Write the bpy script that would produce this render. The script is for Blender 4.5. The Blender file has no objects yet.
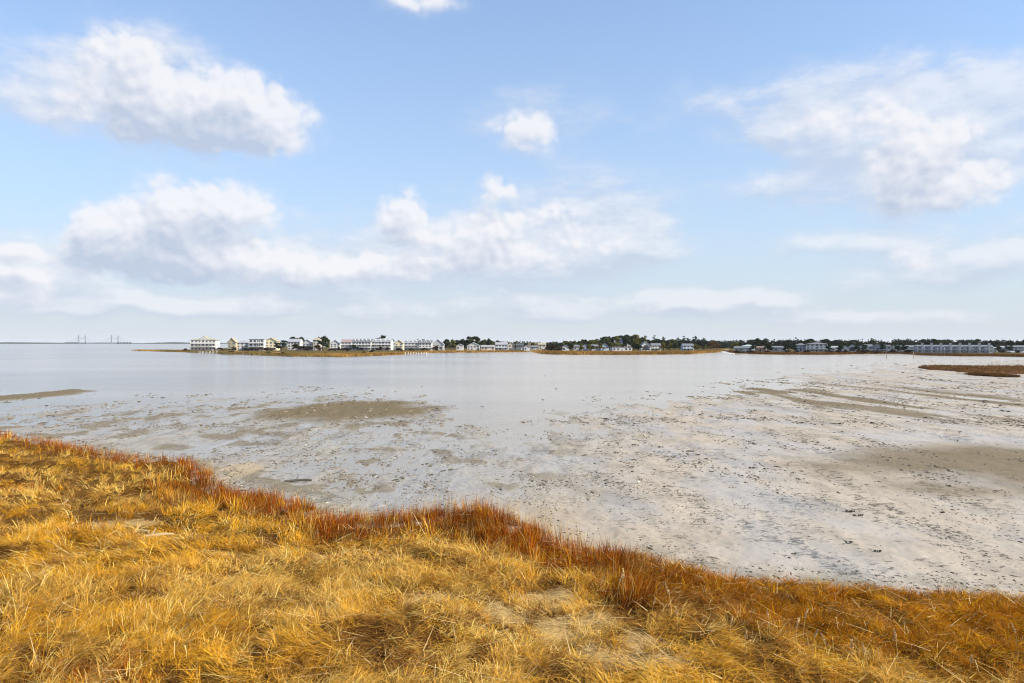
import bpy, math, random
import numpy as np
from mathutils import Vector, Matrix

R = math.radians
random.seed(7)
rng = np.random.default_rng(11)
SC = bpy.context.scene
COL = SC.collection
F = 683.0            # focal length in picture widths of 1024
HY = 343.0           # height of the horizon
CAM_H = 8.0

# ------------------------------------------------------------------ small helpers
def at(px, py, z=0.0):
    """the point of the level z that lies under a sight line"""
    d = (CAM_H - z) * F / (py - HY)
    return ((px - 512) / F * d, d)

def sx(px, d):
    return (px - 512) / F * d

def tag(o, label=None, cat=None, group=None, kind=None):
    if label: o['label'] = label
    if cat: o['category'] = cat
    if group: o['group'] = group
    if kind: o['kind'] = kind
    return o

def link(name, data, parent=None, loc=(0, 0, 0)):
    o = bpy.data.objects.new(name, data)
    COL.objects.link(o)
    o.location = loc
    if parent: o.parent = parent
    return o

def empty(name, loc, rz=0.0):
    o = bpy.data.objects.new(name, None)
    o.empty_display_size = 0.5
    COL.objects.link(o)
    o.location = loc
    o.rotation_euler = (0, 0, rz)
    return o

class MB:
    """collects shapes of one part"""
    def __init__(s): s.v = []; s.f = []
    def quad(s, *p):
        n = len(s.v); s.v += [tuple(q) for q in p]; s.f.append(tuple(range(n, n + len(p)))); return s
    def box(s, x0, x1, y0, y1, z0, z1):
        n = len(s.v)
        s.v += [(x0,y0,z0),(x1,y0,z0),(x1,y1,z0),(x0,y1,z0),(x0,y0,z1),(x1,y0,z1),(x1,y1,z1),(x0,y1,z1)]
        for f in ((0,3,2,1),(4,5,6,7),(0,1,5,4),(1,2,6,5),(2,3,7,6),(3,0,4,7)):
            s.f.append(tuple(n + i for i in f))
        return s
    def tube(s, p0, p1, r0, r1=None, n=6):
        r1 = r0 if r1 is None else r1
        p0 = Vector(p0); p1 = Vector(p1); d = (p1 - p0).normalized()
        a = d.orthogonal().normalized(); b = d.cross(a)
        k = len(s.v)
        for p, r in ((p0, r0), (p1, r1)):
            for i in range(n):
                t = 2 * math.pi * i / n
                s.v.append(tuple(p + a * (r * math.cos(t)) + b * (r * math.sin(t))))
        for i in range(n):
            j = (i + 1) % n
            s.f.append((k + i, k + j, k + n + j, k + n + i))
        s.f.append(tuple(k + n + i for i in range(n)))
        s.f.append(tuple(k + i for i in reversed(range(n))))
        return s
    def prism(s, outline, y0, y1):
        """outline in x,z pulled along y"""
        n = len(s.v); m = len(outline)
        s.v += [(x, y0, z) for x, z in outline] + [(x, y1, z) for x, z in outline]
        s.f.append(tuple(n + i for i in range(m)))
        s.f.append(tuple(n + m + i for i in reversed(range(m))))
        for i in range(m):
            j = (i + 1) % m
            s.f.append((n + j, n + i, n + m + i, n + m + j))
        return s
    def prism_x(s, outline, x0, x1):
        n = len(s.v); m = len(outline)
        s.v += [(x0, y, z) for y, z in outline] + [(x1, y, z) for y, z in outline]
        s.f.append(tuple(n + i for i in reversed(range(m))))
        s.f.append(tuple(n + m + i for i in range(m)))
        for i in range(m):
            j = (i + 1) % m
            s.f.append((n + i, n + j, n + m + j, n + m + i))
        return s
    def mesh(s, name, mat):
        me = bpy.data.meshes.new(name)
        me.from_pydata(s.v, [], s.f)
        me.materials.append(mat)
        me.update()
        return me
    def build(s, name, mat, parent=None, loc=(0, 0, 0)):
        return link(name, s.mesh(name, mat), parent, loc)

def np_mesh(name, V, Q, mat, smooth=False, attrs=None):
    """big quad mesh straight from arrays; attrs: name -> (N,) or (N,4) per vertex"""
    me = bpy.data.meshes.new(name)
    V = np.ascontiguousarray(V, dtype=np.float32); Q = np.ascontiguousarray(Q, dtype=np.int32)
    me.vertices.add(len(V)); me.vertices.foreach_set('co', V.ravel())
    me.loops.add(Q.size); me.loops.foreach_set('vertex_index', Q.ravel())
    me.polygons.add(len(Q))
    me.polygons.foreach_set('loop_start', np.arange(0, Q.size, Q.shape[1], dtype=np.int32))
    me.polygons.foreach_set('use_smooth', np.full(len(Q), smooth, dtype=bool))
    me.update(calc_edges=True)
    for k, a in (attrs or {}).items():
        a = np.ascontiguousarray(a, dtype=np.float32)
        if a.ndim == 1:
            at_ = me.attributes.new(k, 'FLOAT', 'POINT'); at_.data.foreach_set('value', a)
        else:
            at_ = me.attributes.new(k, 'FLOAT_COLOR', 'POINT'); at_.data.foreach_set('color', a.ravel())
    me.materials.append(mat)
    return me

def _hash(ix, iy, seed):
    h = (ix.astype(np.int64) * 374761393 + iy.astype(np.int64) * 668265263 + seed * 144269504) & 0xffffffff
    h = ((h ^ (h >> 13)) * 1274126177) & 0xffffffff
    h = ((h ^ (h >> 16)) * 2246822519) & 0xffffffff
    h = h ^ (h >> 15)
    return h / 4294967295.0

def vn(x, y, seed=0):
    x = np.asarray(x, float); y = np.asarray(y, float)
    ix = np.floor(x); iy = np.floor(y); fx = x - ix; fy = y - iy
    fx = fx * fx * fx * (fx * (fx * 6 - 15) + 10); fy = fy * fy * fy * (fy * (fy * 6 - 15) + 10)
    a = _hash(ix, iy, seed); b = _hash(ix + 1, iy, seed); c = _hash(ix, iy + 1, seed); d = _hash(ix + 1, iy + 1, seed)
    return (a + (b - a) * fx) * (1 - fy) + (c + (d - c) * fx) * fy

def fbm(x, y, o=4, seed=0, gain=0.5):
    s = 0.0; a = 1.0; t = 0.0
    for i in range(o):
        ca, sa = math.cos(i * 0.7 + 0.3), math.sin(i * 0.7 + 0.3)
        s = s + a * vn((x * ca - y * sa) * 2 ** i, (x * sa + y * ca) * 2 ** i, seed + i * 17); t += a; a *= gain
    return s / t

def sstep(a, b, x):
    t = np.clip((x - a) / (b - a), 0, 1)
    return t * t * (3 - 2 * t)

# ------------------------------------------------------------------ node helpers
def new_mat(name):
    m = bpy.data.materials.new(name); m.use_nodes = True
    nt = m.node_tree; nt.nodes.clear()
    out = nt.nodes.new('ShaderNodeOutputMaterial')
    return m, nt, out

def nd(nt, kind, **kw):
    n = nt.nodes.new(kind)
    for k, v in kw.items(): setattr(n, k, v)
    return n

def math_n(nt, op, a, b=None, c=None, clamp=False):
    n = nd(nt, 'ShaderNodeMath', operation=op); n.use_clamp = clamp
    for i, v in enumerate((a, b, c)):
        if v is None: continue
        if isinstance(v, (int, float)): n.inputs[i].default_value = v
        else: nt.links.new(v, n.inputs[i])
    return n.outputs[0]

def mix_c(nt, fac, a, b, mode='MIX'):
    n = nd(nt, 'ShaderNodeMix', data_type='RGBA', blend_type=mode)
    for i, v in ((0, fac), (6, a), (7, b)):
        if isinstance(v, (int, float)): n.inputs[i].default_value = v
        elif isinstance(v, tuple): n.inputs[i].default_value = (*v[:3], 1)
        else: nt.links.new(v, n.inputs[i])
    return n.outputs[2]

def ramp(nt, fac, lo, hi):
    n = nd(nt, 'ShaderNodeMapRange', interpolation_type='SMOOTHSTEP')
    nt.links.new(fac, n.inputs['Value'])
    n.inputs['From Min'].default_value = lo; n.inputs['From Max'].default_value = hi
    return n.outputs['Result']

def noise(nt, vec, scale, detail=4, rough=0.55, sc=(1, 1, 1), rot=0.0):
    mp = nd(nt, 'ShaderNodeMapping'); mp.inputs['Scale'].default_value = sc; mp.inputs['Rotation'].default_value = (0, 0, rot)
    nt.links.new(vec, mp.inputs['Vector'])
    n = nd(nt, 'ShaderNodeTexNoise'); n.inputs['Scale'].default_value = scale
    n.inputs['Detail'].default_value = detail; n.inputs['Roughness'].default_value = rough
    nt.links.new(mp.outputs[0], n.inputs['Vector'])
    return n.outputs['Fac']

def principled(nt, out, **kw):
    p = nd(nt, 'ShaderNodeBsdfPrincipled')
    for k, v in kw.items():
        s = p.inputs[k]
        if hasattr(v, 'links') or hasattr(v, 'is_linked'): nt.links.new(v, s)
        elif isinstance(v, tuple): s.default_value = (*v[:3], 1)
        else: s.default_value = v
    nt.links.new(p.outputs[0], out.inputs['Surface'])
    return p

def plain(name, col, rough=0.6, vary=0.12, scale=0.6):
    """painted or boarded surface with weathering of its own"""
    m, nt, out = new_mat(name)
    geo = nd(nt, 'ShaderNodeNewGeometry')
    f = noise(nt, geo.outputs['Position'], scale, 5)
    c = mix_c(nt, f, tuple(x * (1 - vary) for x in col), tuple(min(1, x * (1 + vary)) for x in col))
    principled(nt, out, **{'Base Color': c, 'Roughness': rough})
    return m

def siding(name, col, rough=0.6):
    m, nt, out = new_mat(name)
    geo = nd(nt, 'ShaderNodeNewGeometry')
    f = noise(nt, geo.outputs['Position'], 0.35, 5)
    c = mix_c(nt, f, tuple(x * 0.88 for x in col), tuple(min(1, x * 1.06) for x in col))
    w = nd(nt, 'ShaderNodeTexWave', wave_type='BANDS', bands_direction='Z'); w.inputs['Scale'].default_value = 1.6
    nt.links.new(geo.outputs['Position'], w.inputs['Vector'])
    b = nd(nt, 'ShaderNodeBump'); b.inputs['Strength'].default_value = 0.25; b.inputs['Distance'].default_value = 0.03
    nt.links.new(w.outputs['Fac'], b.inputs['Height'])
    p = principled(nt, out, **{'Base Color': c, 'Roughness': rough})
    nt.links.new(b.outputs[0], p.inputs['Normal'])
    return m

# ------------------------------------------------------------------ camera, sun, sky
cam = bpy.data.cameras.new('camera'); cam.lens = 24.0; cam.sensor_width = 36.0
cam.clip_start = 0.1; cam.clip_end = 60000; cam.shift_y = (HY - 341.5) / 1024
cam_o = bpy.data.objects.new('camera', cam); COL.objects.link(cam_o)
cam_o.location = (0, 0, CAM_H); cam_o.rotation_euler = (R(90), 0, 0)
SC.camera = cam_o

SUN_AZ, SUN_EL = R(108), R(36)
S = Vector((math.sin(SUN_AZ) * math.cos(SUN_EL), math.cos(SUN_AZ) * math.cos(SUN_EL), math.sin(SUN_EL)))
sun = bpy.data.lights.new('sun', 'SUN'); sun.energy = 5.0; sun.angle = R(0.53); sun.color = (1.0, 0.92, 0.79)
sun_o = bpy.data.objects.new('sun', sun); COL.objects.link(sun_o)
sun_o.rotation_euler = S.to_track_quat('Z', 'Y').to_euler(); sun_o.location = (60, -20, 80)

SC.view_settings.view_transform = 'Standard'
SC.view_settings.look = 'None'
SC.view_settings.exposure = 0.87
SC.view_settings.gamma = 1.0
SC.view_settings.use_curve_mapping = False

SKY_STRENGTH = 0.1122

def sky_world():
    w = bpy.data.worlds.new('World'); SC.world = w; w.use_nodes = True
    nt = w.node_tree; nt.nodes.clear()
    out = nt.nodes.new('ShaderNodeOutputWorld'); bg = nt.nodes.new('ShaderNodeBackground')
    bg.inputs['Strength'].default_value = SKY_STRENGTH
    nt.links.new(bg.outputs[0], out.inputs['Surface'])
    sky = nd(nt, 'ShaderNodeTexSky', sky_type='NISHITA'); sky.sun_disc = False
    sky.sun_elevation = SUN_EL; sky.sun_rotation = SUN_AZ
    sky.air_density = 1.0; sky.dust_density = 0.6; sky.ozone_density = 1.6
    tc = nd(nt, 'ShaderNodeTexCoord')
    sep = nd(nt, 'ShaderNodeSeparateXYZ'); nt.links.new(tc.outputs['Generated'], sep.inputs[0])
    az = math_n(nt, 'ARCTAN2', sep.outputs[0], sep.outputs[1])
    el = math_n(nt, 'ARCSINE', sep.outputs[2])
    comb = nd(nt, 'ShaderNodeCombineXYZ'); nt.links.new(az, comb.inputs[0]); nt.links.new(el, comb.inputs[1])
    P = comb.outputs[0]
    # cumulus banks: middle and half size of every bank (compass bearing and height), fullness
    B = [
        # upper bank
        (120, 54, 40, 24, .50), (150, 76, 56, 28, .58), (195, 112, 66, 26, .72), (258, 116, 44, 28, 1.05), (225, 104, 36, 20, .55), (40, 88, 44, 26, .45), (140, 122, 56, 18, .62), (215, 132, 70, 14, .55),
        # middle bank
        (188, 210, 46, 26, 1.2), (150, 246, 60, 30, 1.1), (96, 242, 24, 26, 1.05), (245, 210, 42, 18, .85), (215, 258, 80, 18, .85), (290, 268, 70, 12, .72), (350, 269, 60, 11, .7),
        # at the rim
        (12, 278, 36, 26, 1.0), (14, 250, 20, 6, .8),
        # middle of the sky, separate puffs
        (402, 212, 20, 22, 1.15), (418, 238, 18, 12, .6), (396, 266, 40, 10, .75), (476, 248, 36, 24, 1.1), (495, 186, 17, 12, 1.0), (545, 214, 44, 12, .66), (515, 252, 30, 14, .6), (598, 240, 46, 13, .6), (560, 262, 30, 8, .5),
        (528, 134, 30, 17, 1.0),
        # right bank
        (865, 118, 56, 24, .60), (905, 178, 36, 21, 1.0), (948, 192, 50, 18, .85), (930, 142, 50, 24, .62), (985, 170, 26, 22, .5), (785, 132, 30, 13, .45),
        (912, 253, 20, 14, .8), (1010, 250, 26, 12, .4),
        (425, 2, 34, 8, .7),
    ]
    # thin, soft cloud that the banks melt into
    VB = [(50, 88, 90, 42, .75), (140, 70, 90, 42, .7), (220, 120, 100, 34, .6), (190, 245, 150, 46, .75), (20, 275, 80, 36, .8), (330, 270, 120, 18, .9), (455, 250, 120, 34, .7), (560, 225, 110, 40, .7), (545, 115, 80, 30, .55), (610, 256, 70, 13, .85), (640, 235, 60, 16, .6), (545, 275, 60, 10, .7),
          (870, 108, 110, 44, 1.0), (935, 165, 110, 52, 1.1), (790, 130, 50, 22, .6), (990, 105, 70, 32, .6), (930, 268, 100, 20, .95), (830, 243, 60, 11, .8), (740, 301, 80, 10, .95), (690, 306, 50, 8, .8), (560, 315, 50, 8, .85), (600, 190, 60, 22, .4), (780, 185, 60, 14, .4), (700, 100, 70, 20, .35), (850, 318, 140, 8, .8), (300, 308, 180, 11, .85), (560, 300, 120, 10, .6), (1010, 248, 50, 20, .6), (120, 305, 120, 9, .5), (425, 3, 50, 12, .6)]
    # other banks outside the view
    def make_group(name, banks, warp, crisp):
        g = bpy.data.node_groups.new(name, 'ShaderNodeTree')
        g.interface.new_socket('Vector', in_out='INPUT', socket_type='NodeSocketVector')
        g.interface.new_socket('Value', in_out='OUTPUT', socket_type='NodeSocketFloat')
        gi = g.nodes.new('NodeGroupInput'); go = g.nodes.new('NodeGroupOutput')
        # ragged edges: bend the coordinates first
        wn = nd(g, 'ShaderNodeTexNoise'); wn.inputs['Scale'].default_value = 13; wn.inputs['Detail'].default_value = 4
        g.links.new(gi.outputs[0], wn.inputs['Vector'])
        wv = nd(g, 'ShaderNodeVectorMath', operation='MULTIPLY_ADD')
        g.links.new(wn.outputs['Color'], wv.inputs[0]); wv.inputs[1].default_value = (warp, warp * .7, 0); wv.inputs[2].default_value = (-warp / 2, -warp * .35, 0)
        wa = nd(g, 'ShaderNodeVectorMath', operation='ADD'); g.links.new(gi.outputs[0], wa.inputs[0]); g.links.new(wv.outputs[0], wa.inputs[1])
        PV = wa.outputs[0]
        tot = None
        for px, py, rx, ry, wgt in banks:
            u = (px - 512) / F; a = math.atan(u); e = math.atan((HY - py) / F * math.cos(a))
            ra = rx / F * math.cos(a) ** 2 * 1.12; re = ry / F * math.cos(a) * 1.12
            s1 = nd(g, 'ShaderNodeVectorMath', operation='SUBTRACT'); g.links.new(PV, s1.inputs[0]); s1.inputs[1].default_value = (a, e, 0)
            s2 = nd(g, 'ShaderNodeVectorMath', operation='MULTIPLY'); g.links.new(s1.outputs[0], s2.inputs[0]); s2.inputs[1].default_value = (1 / ra, 1 / re, 0)
            s3 = nd(g, 'ShaderNodeVectorMath', operation='DOT_PRODUCT'); g.links.new(s2.outputs[0], s3.inputs[0]); g.links.new(s2.outputs[0], s3.inputs[1])
            ex = math_n(g, 'POWER', math.exp(-0.95), s3.outputs['Value'])
            tot = math_n(g, 'MULTIPLY', ex, wgt * 1.12) if tot is None else math_n(g, 'MULTIPLY_ADD', ex, wgt * 1.12, tot)
        tot = math_n(g, 'MINIMUM', tot, 1.9)
        if crisp:
            n1 = noise(g, gi.outputs[0], 17, 9, 0.62, (1, 1.25, 1))
            nn = math_n(g, 'MULTIPLY_ADD', n1, 2.0, -1.0)
            # billows
            for sc_, k in ((26, 0.75), (60, 0.38)):
                mp = nd(g, 'ShaderNodeMapping'); mp.inputs['Scale'].default_value = (1, 1.2, 1)
                g.links.new(wa.outputs[0], mp.inputs[0])
                vo = nd(g, 'ShaderNodeTexVoronoi', voronoi_dimensions='2D', feature='F1'); vo.inputs['Scale'].default_value = sc_
                g.links.new(mp.outputs[0], vo.inputs['Vector'])
                nn = math_n(g, 'ADD', nn, math_n(g, 'MULTIPLY_ADD', vo.outputs['Distance'], -k, k * 0.45))
        else:
            n1 = noise(g, gi.outputs[0], 13, 9, 0.64, (0.7, 1.7, 1))
            nn = math_n(g, 'MULTIPLY_ADD', n1, 2.6, -1.3)
        body = math_n(g, 'MULTIPLY_ADD', tot, 1.5, 0.02, clamp=True)      # no puffs away from the banks
        nn = math_n(g, 'MULTIPLY', nn, body)
        g.links.new(math_n(g, 'ADD', tot, nn), go.inputs[0])
        return g
    g = make_group('cloud_bank', B, 0.05, True)
    gv = make_group('cloud_veil', VB, 0.06, False)
    def bank(vec, grp=None):
        n = nd(nt, 'ShaderNodeGroup'); n.node_tree = grp or g; nt.links.new(vec, n.inputs[0]); return n.outputs[0]
    def shifted(dx, dy):
        n = nd(nt, 'ShaderNodeVectorMath', operation='ADD'); nt.links.new(P, n.inputs[0]); n.inputs[1].default_value = (dx, dy, 0); return n.outputs[0]
    d0 = bank(P); d1 = bank(shifted(0.014, 0.036)); df = bank(shifted(0.005, 0.009))
    alpha = ramp(nt, d0, 0.16, 1.0)
    # the sunward, upper side of a bank is white; where cloud stands above, less light comes down
    lit = math_n(nt, 'MULTIPLY_ADD', ramp(nt, d1, 0.1, 2.0), -0.74, 0.86)
    lit = math_n(nt, 'MULTIPLY_ADD', math_n(nt, 'SUBTRACT', d0, df), 0.55, lit, clamp=True)
    dv = bank(P, gv)
    dvs = bank(shifted(0.008, 0.018), gv)
    veil = math_n(nt, 'MULTIPLY', ramp(nt, dv, 0.15, 1.25), 0.72)
    vlit = math_n(nt, 'MULTIPLY_ADD', math_n(nt, 'SUBTRACT', dv, dvs), 1.1, 0.36, clamp=True)
    K = 0.92 / SKY_STRENGTH
    cc = mix_c(nt, lit, tuple(c * K for c in CLOUD_DARK), tuple(c * K for c in CLOUD_LIT))
    # pale air near the horizon
    skc = mix_c(nt, 1.0, sky.outputs[0], SKY_TINT, 'MULTIPLY')
    elp = math_n(nt, 'MAXIMUM', el, 0.0)
    hz = math_n(nt, 'POWER', math.exp(-1.0), math_n(nt, 'MULTIPLY', elp, HAZE_FALL))
    hz = math_n(nt, 'MULTIPLY', hz, HAZE_AMT)
    skc = mix_c(nt, hz, skc, tuple(c * K for c in HAZE_COL))
    lo = math_n(nt, 'MULTIPLY', math_n(nt, 'POWER', math.exp(-1.0), math_n(nt, 'MULTIPLY', elp, LOW_FALL)), LOW_AMT)
    skc = mix_c(nt, lo, skc, tuple(c * K for c in LOW_COL))
    skc = mix_c(nt, veil, skc, mix_c(nt, vlit, tuple(c * K for c in CLOUD_VEIL), tuple(c * K for c in (0.52, 0.53, 0.56))))
    al = math_n(nt, 'MULTIPLY', alpha, 0.88)
    fin = mix_c(nt, al, skc, cc)
    nt.links.new(fin, bg.inputs['Color'])
    w.cycles.sampling_method = 'MANUAL'; w.cycles.sample_map_resolution = 512

CLOUD_DARK = (0.315, 0.36, 0.45)
CLOUD_VEIL = (0.355, 0.395, 0.475)
CLOUD_LIT = (0.555, 0.555, 0.575)
SKY_TINT = (0.54, 0.93, 1.26)
HAZE_FALL, HAZE_AMT, HAZE_COL = 2.1, 0.94, (0.395, 0.44, 0.478)
LOW_FALL, LOW_AMT, LOW_COL = 11.0, 0.85, (0.415, 0.435, 0.462)
sky_world()
# ------------------------------------------------------------------ materials of the setting
def water_mat():
    m, nt, out = new_mat('estuary_water')
    geo = nd(nt, 'ShaderNodeNewGeometry'); P = geo.outputs['Position']
    big = noise(nt, P, 0.012, 4, 0.5, (0.45, 1.0, 1), 0.12)
    sepw = nd(nt, 'ShaderNodeSeparateXYZ'); nt.links.new(P, sepw.inputs[0])
    shoal = ramp(nt, math_n(nt, 'ADD', sepw.outputs[0], math_n(nt, 'MULTIPLY', big, 60)), -50, 90)
    grey = mix_c(nt, ramp(nt, big, 0.35, 0.65), (0.150, 0.146, 0.130), (0.235, 0.224, 0.195))
    c = mix_c(nt, shoal, grey, (0.36, 0.295, 0.215))
    rp = noise(nt, P, 0.9, 6, 0.62, (0.55, 1.3, 1), 0.2)
    b = nd(nt, 'ShaderNodeBump'); b.inputs['Distance'].default_value = 0.12
    wind = noise(nt, P, 0.02, 3, 0.5, (0.3, 1.0, 1), -0.15)
    st = math_n(nt, 'MULTIPLY_ADD', ramp(nt, wind, 0.38, 0.62), 0.7, 0.3)
    nt.links.new(st, b.inputs['Strength']); nt.links.new(rp, b.inputs['Height'])
    lw = noise(nt, P, 0.22, 5, 0.6, (0.35, 1.0, 1), 0.1)
    b2 = nd(nt, 'ShaderNodeBump'); b2.inputs['Distance'].default_value = 0.55
    nt.links.new(math_n(nt, 'MULTIPLY_ADD', ramp(nt, wind, 0.40, 0.60), 0.55, 0.10), b2.inputs['Strength'])
    nt.links.new(lw, b2.inputs['Height']); nt.links.new(b.outputs[0], b2.inputs['Normal'])
    p = principled(nt, out, **{'Base Color': c, 'Roughness': 0.16, 'IOR': 1.33})
    nt.links.new(b2.outputs[0], p.inputs['Normal'])
    return m

def mud_mat():
    m, nt, out = new_mat('tidal_mud')
    geo = nd(nt, 'ShaderNodeNewGeometry'); P = geo.outputs['Position']
    bar = nd(nt, 'ShaderNodeAttribute', attribute_name='bar').outputs['Fac']
    sand = nd(nt, 'ShaderNodeAttribute', attribute_name='sand').outputs['Fac']
    alg = nd(nt, 'ShaderNodeAttribute', attribute_name='algae').outputs['Fac']
    wet = nd(nt, 'ShaderNodeAttribute', attribute_name='silt').outputs['Fac']
    n1 = noise(nt, P, 0.35, 6, 0.6, (0.8, 1.2, 1), 0.3)
    n2 = noise(nt, P, 2.6, 5, 0.65)
    pale = mix_c(nt, n1, (0.30, 0.25, 0.19), (0.42, 0.355, 0.275))
    grey = mix_c(nt, n1, (0.21, 0.19, 0.16), (0.33, 0.305, 0.26))
    c = mix_c(nt, wet, grey, pale)
    # dark clods, shell and weed lying all over it
    sp1 = noise(nt, P, 5.5, 5, 0.72, (0.8, 1.0, 1), 0.4)
    sp2 = noise(nt, P, 1.7, 6, 0.70, (0.7, 1.1, 1), 0.15)
    clump = noise(nt, P, 0.3, 5, 0.62, (1.2, 0.45, 1), 0.2)
    thr = math_n(nt, 'MULTIPLY_ADD', clump, 0.42, sp1)
    spk = ramp(nt, thr, 0.79, 0.85)
    thr2 = math_n(nt, 'MULTIPLY_ADD', clump, 0.50, sp2)
    spk2 = ramp(nt, thr2, 0.83, 0.90)
    shell = ramp(nt, noise(nt, P, 7.5, 3, 0.6), 0.66, 0.72)
    c = mix_c(nt, math_n(nt, 'MULTIPLY', shell, 0.5), c, (0.55, 0.50, 0.42))
    damp = ramp(nt, noise(nt, P, 0.6, 6, 0.62, (1.0, 0.40, 1), 0.2), 0.42, 0.68)
    c = mix_c(nt, math_n(nt, 'MULTIPLY', damp, 0.5), c, (0.19, 0.165, 0.13))
    c = mix_c(nt, math_n(nt, 'MULTIPLY', spk2, 0.75), c, (0.085, 0.07, 0.048))
    c = mix_c(nt, math_n(nt, 'MULTIPLY', spk, 0.9), c, (0.05, 0.042, 0.03))
    brown = mix_c(nt, n2, (0.098, 0.071, 0.036), (0.168, 0.127, 0.066))
    c = mix_c(nt, bar, c, brown)
    tan = mix_c(nt, n2, (0.27, 0.20, 0.125), (0.38, 0.30, 0.20))
    c = mix_c(nt, sand, c, tan)
    green = mix_c(nt, n2, (0.06, 0.062, 0.022), (0.14, 0.135, 0.06))
    c = mix_c(nt, alg, c, green)
    b = nd(nt, 'ShaderNodeBump'); b.inputs['Distance'].default_value = 0.05; b.inputs['Strength'].default_value = 0.55
    hh = math_n(nt, 'ADD', math_n(nt, 'MULTIPLY', n2, 0.6), math_n(nt, 'MULTIPLY', sp1, 0.9))
    nt.links.new(hh, b.inputs['Height'])
    film = ramp(nt, noise(nt, P, 0.16, 6, 0.62, (1.0, 0.5, 1), 0.2), 0.42, 0.60)
    film = math_n(nt, 'MULTIPLY', film, math_n(nt, 'SUBTRACT', 1.0, bar))
    b.inputs['Strength'].default_value = 0.4
    p = principled(nt, out, **{'Base Color': c, 'Roughness': math_n(nt, 'MULTIPLY_ADD', film, -0.48, 0.78), 'Specular IOR Level': math_n(nt, 'MULTIPLY_ADD', film, 0.42, 0.10)})
    nt.links.new(b.outputs[0], p.inputs['Normal'])
    return m

def blade_mat(name):
    m, nt, out = new_mat(name)
    col = nd(nt, 'ShaderNodeAttribute', attribute_name='tone').outputs['Color']
    d = nd(nt, 'ShaderNodeBsdfDiffuse'); nt.links.new(col, d.inputs['Color'])
    t = nd(nt, 'ShaderNodeBsdfTranslucent'); nt.links.new(col, t.inputs['Color'])
    mx = nd(nt, 'ShaderNodeMixShader'); mx.inputs[0].default_value = 0.28
    nt.links.new(d.outputs[0], mx.inputs[1]); nt.links.new(t.outputs[0], mx.inputs[2])
    nt.links.new(mx.outputs[0], out.inputs['Surface'])
    return m

def bank_soil_mat():
    m, nt, out = new_mat('thatch_soil')
    geo = nd(nt, 'ShaderNodeNewGeometry'); P = geo.outputs['Position']
    bare = nd(nt, 'ShaderNodeAttribute', attribute_name='bare').outputs['Fac']
    n1 = noise(nt, P, 1.1, 6, 0.65); n2 = noise(nt, P, 9, 5, 0.7, (0.35, 1.4, 1), 0.5)
    c = mix_c(nt, n2, (0.05, 0.022, 0.006), (0.17, 0.09, 0.022))
    c = mix_c(nt, ramp(nt, n1, 0.4, 0.7), c, (0.07, 0.028, 0.007))
    mat_ = mix_c(nt, n2, (0.22, 0.135, 0.045), (0.46, 0.31, 0.125))
    c = mix_c(nt, bare, c, mat_)
    b = nd(nt, 'ShaderNodeBump'); b.inputs['Distance'].default_value = 0.08; b.inputs['Strength'].default_value = 0.9
    nt.links.new(n2, b.inputs['Height'])
    p = principled(nt, out, **{'Base Color': c, 'Roughness': 1.0, 'Specular IOR Level': 0.0})
    nt.links.new(b.outputs[0], p.inputs['Normal'])
    return m

def land_mat():
    m, nt, out = new_mat('village_ground')
    geo = nd(nt, 'ShaderNodeNewGeometry'); P = geo.outputs['Position']
    fr = nd(nt, 'ShaderNodeAttribute', attribute_name='marsh').outputs['Fac']
    n1 = noise(nt, P, 0.05, 5, 0.6); n2 = noise(nt, P, 0.6, 4, 0.6)
    v = mix_c(nt, n1, (0.05, 0.045, 0.02), (0.14, 0.10, 0.04))
    g = mix_c(nt, ramp(nt, n1, 0.38, 0.62), (0.12, 0.07, 0.02), (0.34, 0.20, 0.055))
    g = mix_c(nt, ramp(nt, n2, 0.45, 0.75), g, (0.20, 0.10, 0.025))
    c = mix_c(nt, fr, v, g)
    principled(nt, out, **{'Base Color': c, 'Roughness': 1.0, 'Specular IOR Level': 0.0})
    return m

M_WATER, M_MUD, M_SOIL, M_LAND = water_mat(), mud_mat(), bank_soil_mat(), land_mat()
M_BLADE = blade_mat('dry_blades')

def grid_quads(r, c):
    i = np.arange(r * c).reshape(r, c)
    return np.stack([i[:-1, :-1], i[:-1, 1:], i[1:, 1:], i[1:, :-1]], -1).reshape(-1, 4)

# ------------------------------------------------------------------ shoreline of the near bank
SH_PIX = [(0, 432), (60, 441), (110, 450), (150, 455), (185, 457), (207, 461), (216, 466), (221, 478), (240, 487), (290, 493), (330, 502), (365, 508), (400, 505), (440, 500),
          (500, 501), (520, 508), (560, 525), (600, 541), (650, 552), (690, 563), (730, 574), (770, 576), (840, 581), (900, 588), (960, 591), (1024, 595)]
SH = [(-300, 200), (-120, 104), (-66, 73)] + [at(px, py, float(np.interp(px, [0, 200, 300, 380, 560, 640, 1024], [0.35, 0.4, 0.6, 0.75, 0.7, 0.3, 0.2]))) for px, py in SH_PIX] + [(19, 19.2), (28, 18.5), (45, 16), (80, 6), (160, -30)]
SH = np.array(SH)

def shore(x, y):
    """signed distance to the shoreline, positive on the bank"""
    x = np.asarray(x, float); y = np.asarray(y, float)
    best = np.full(x.shape, 1e9)
    for (x0, y0), (x1, y1) in zip(SH[:-1], SH[1:]):
        dx, dy = x1 - x0, y1 - y0
        t = np.clip(((x - x0) * dx + (y - y0) * dy) / (dx * dx + dy * dy), 0, 1)
        best = np.minimum(best, (x - x0 - t * dx) ** 2 + (y - y0 - t * dy) ** 2)
    ys = np.interp(x, SH[:, 0], SH[:, 1])
    return np.sqrt(best) * np.where(ys > y, 1.0, -1.0)

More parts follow.
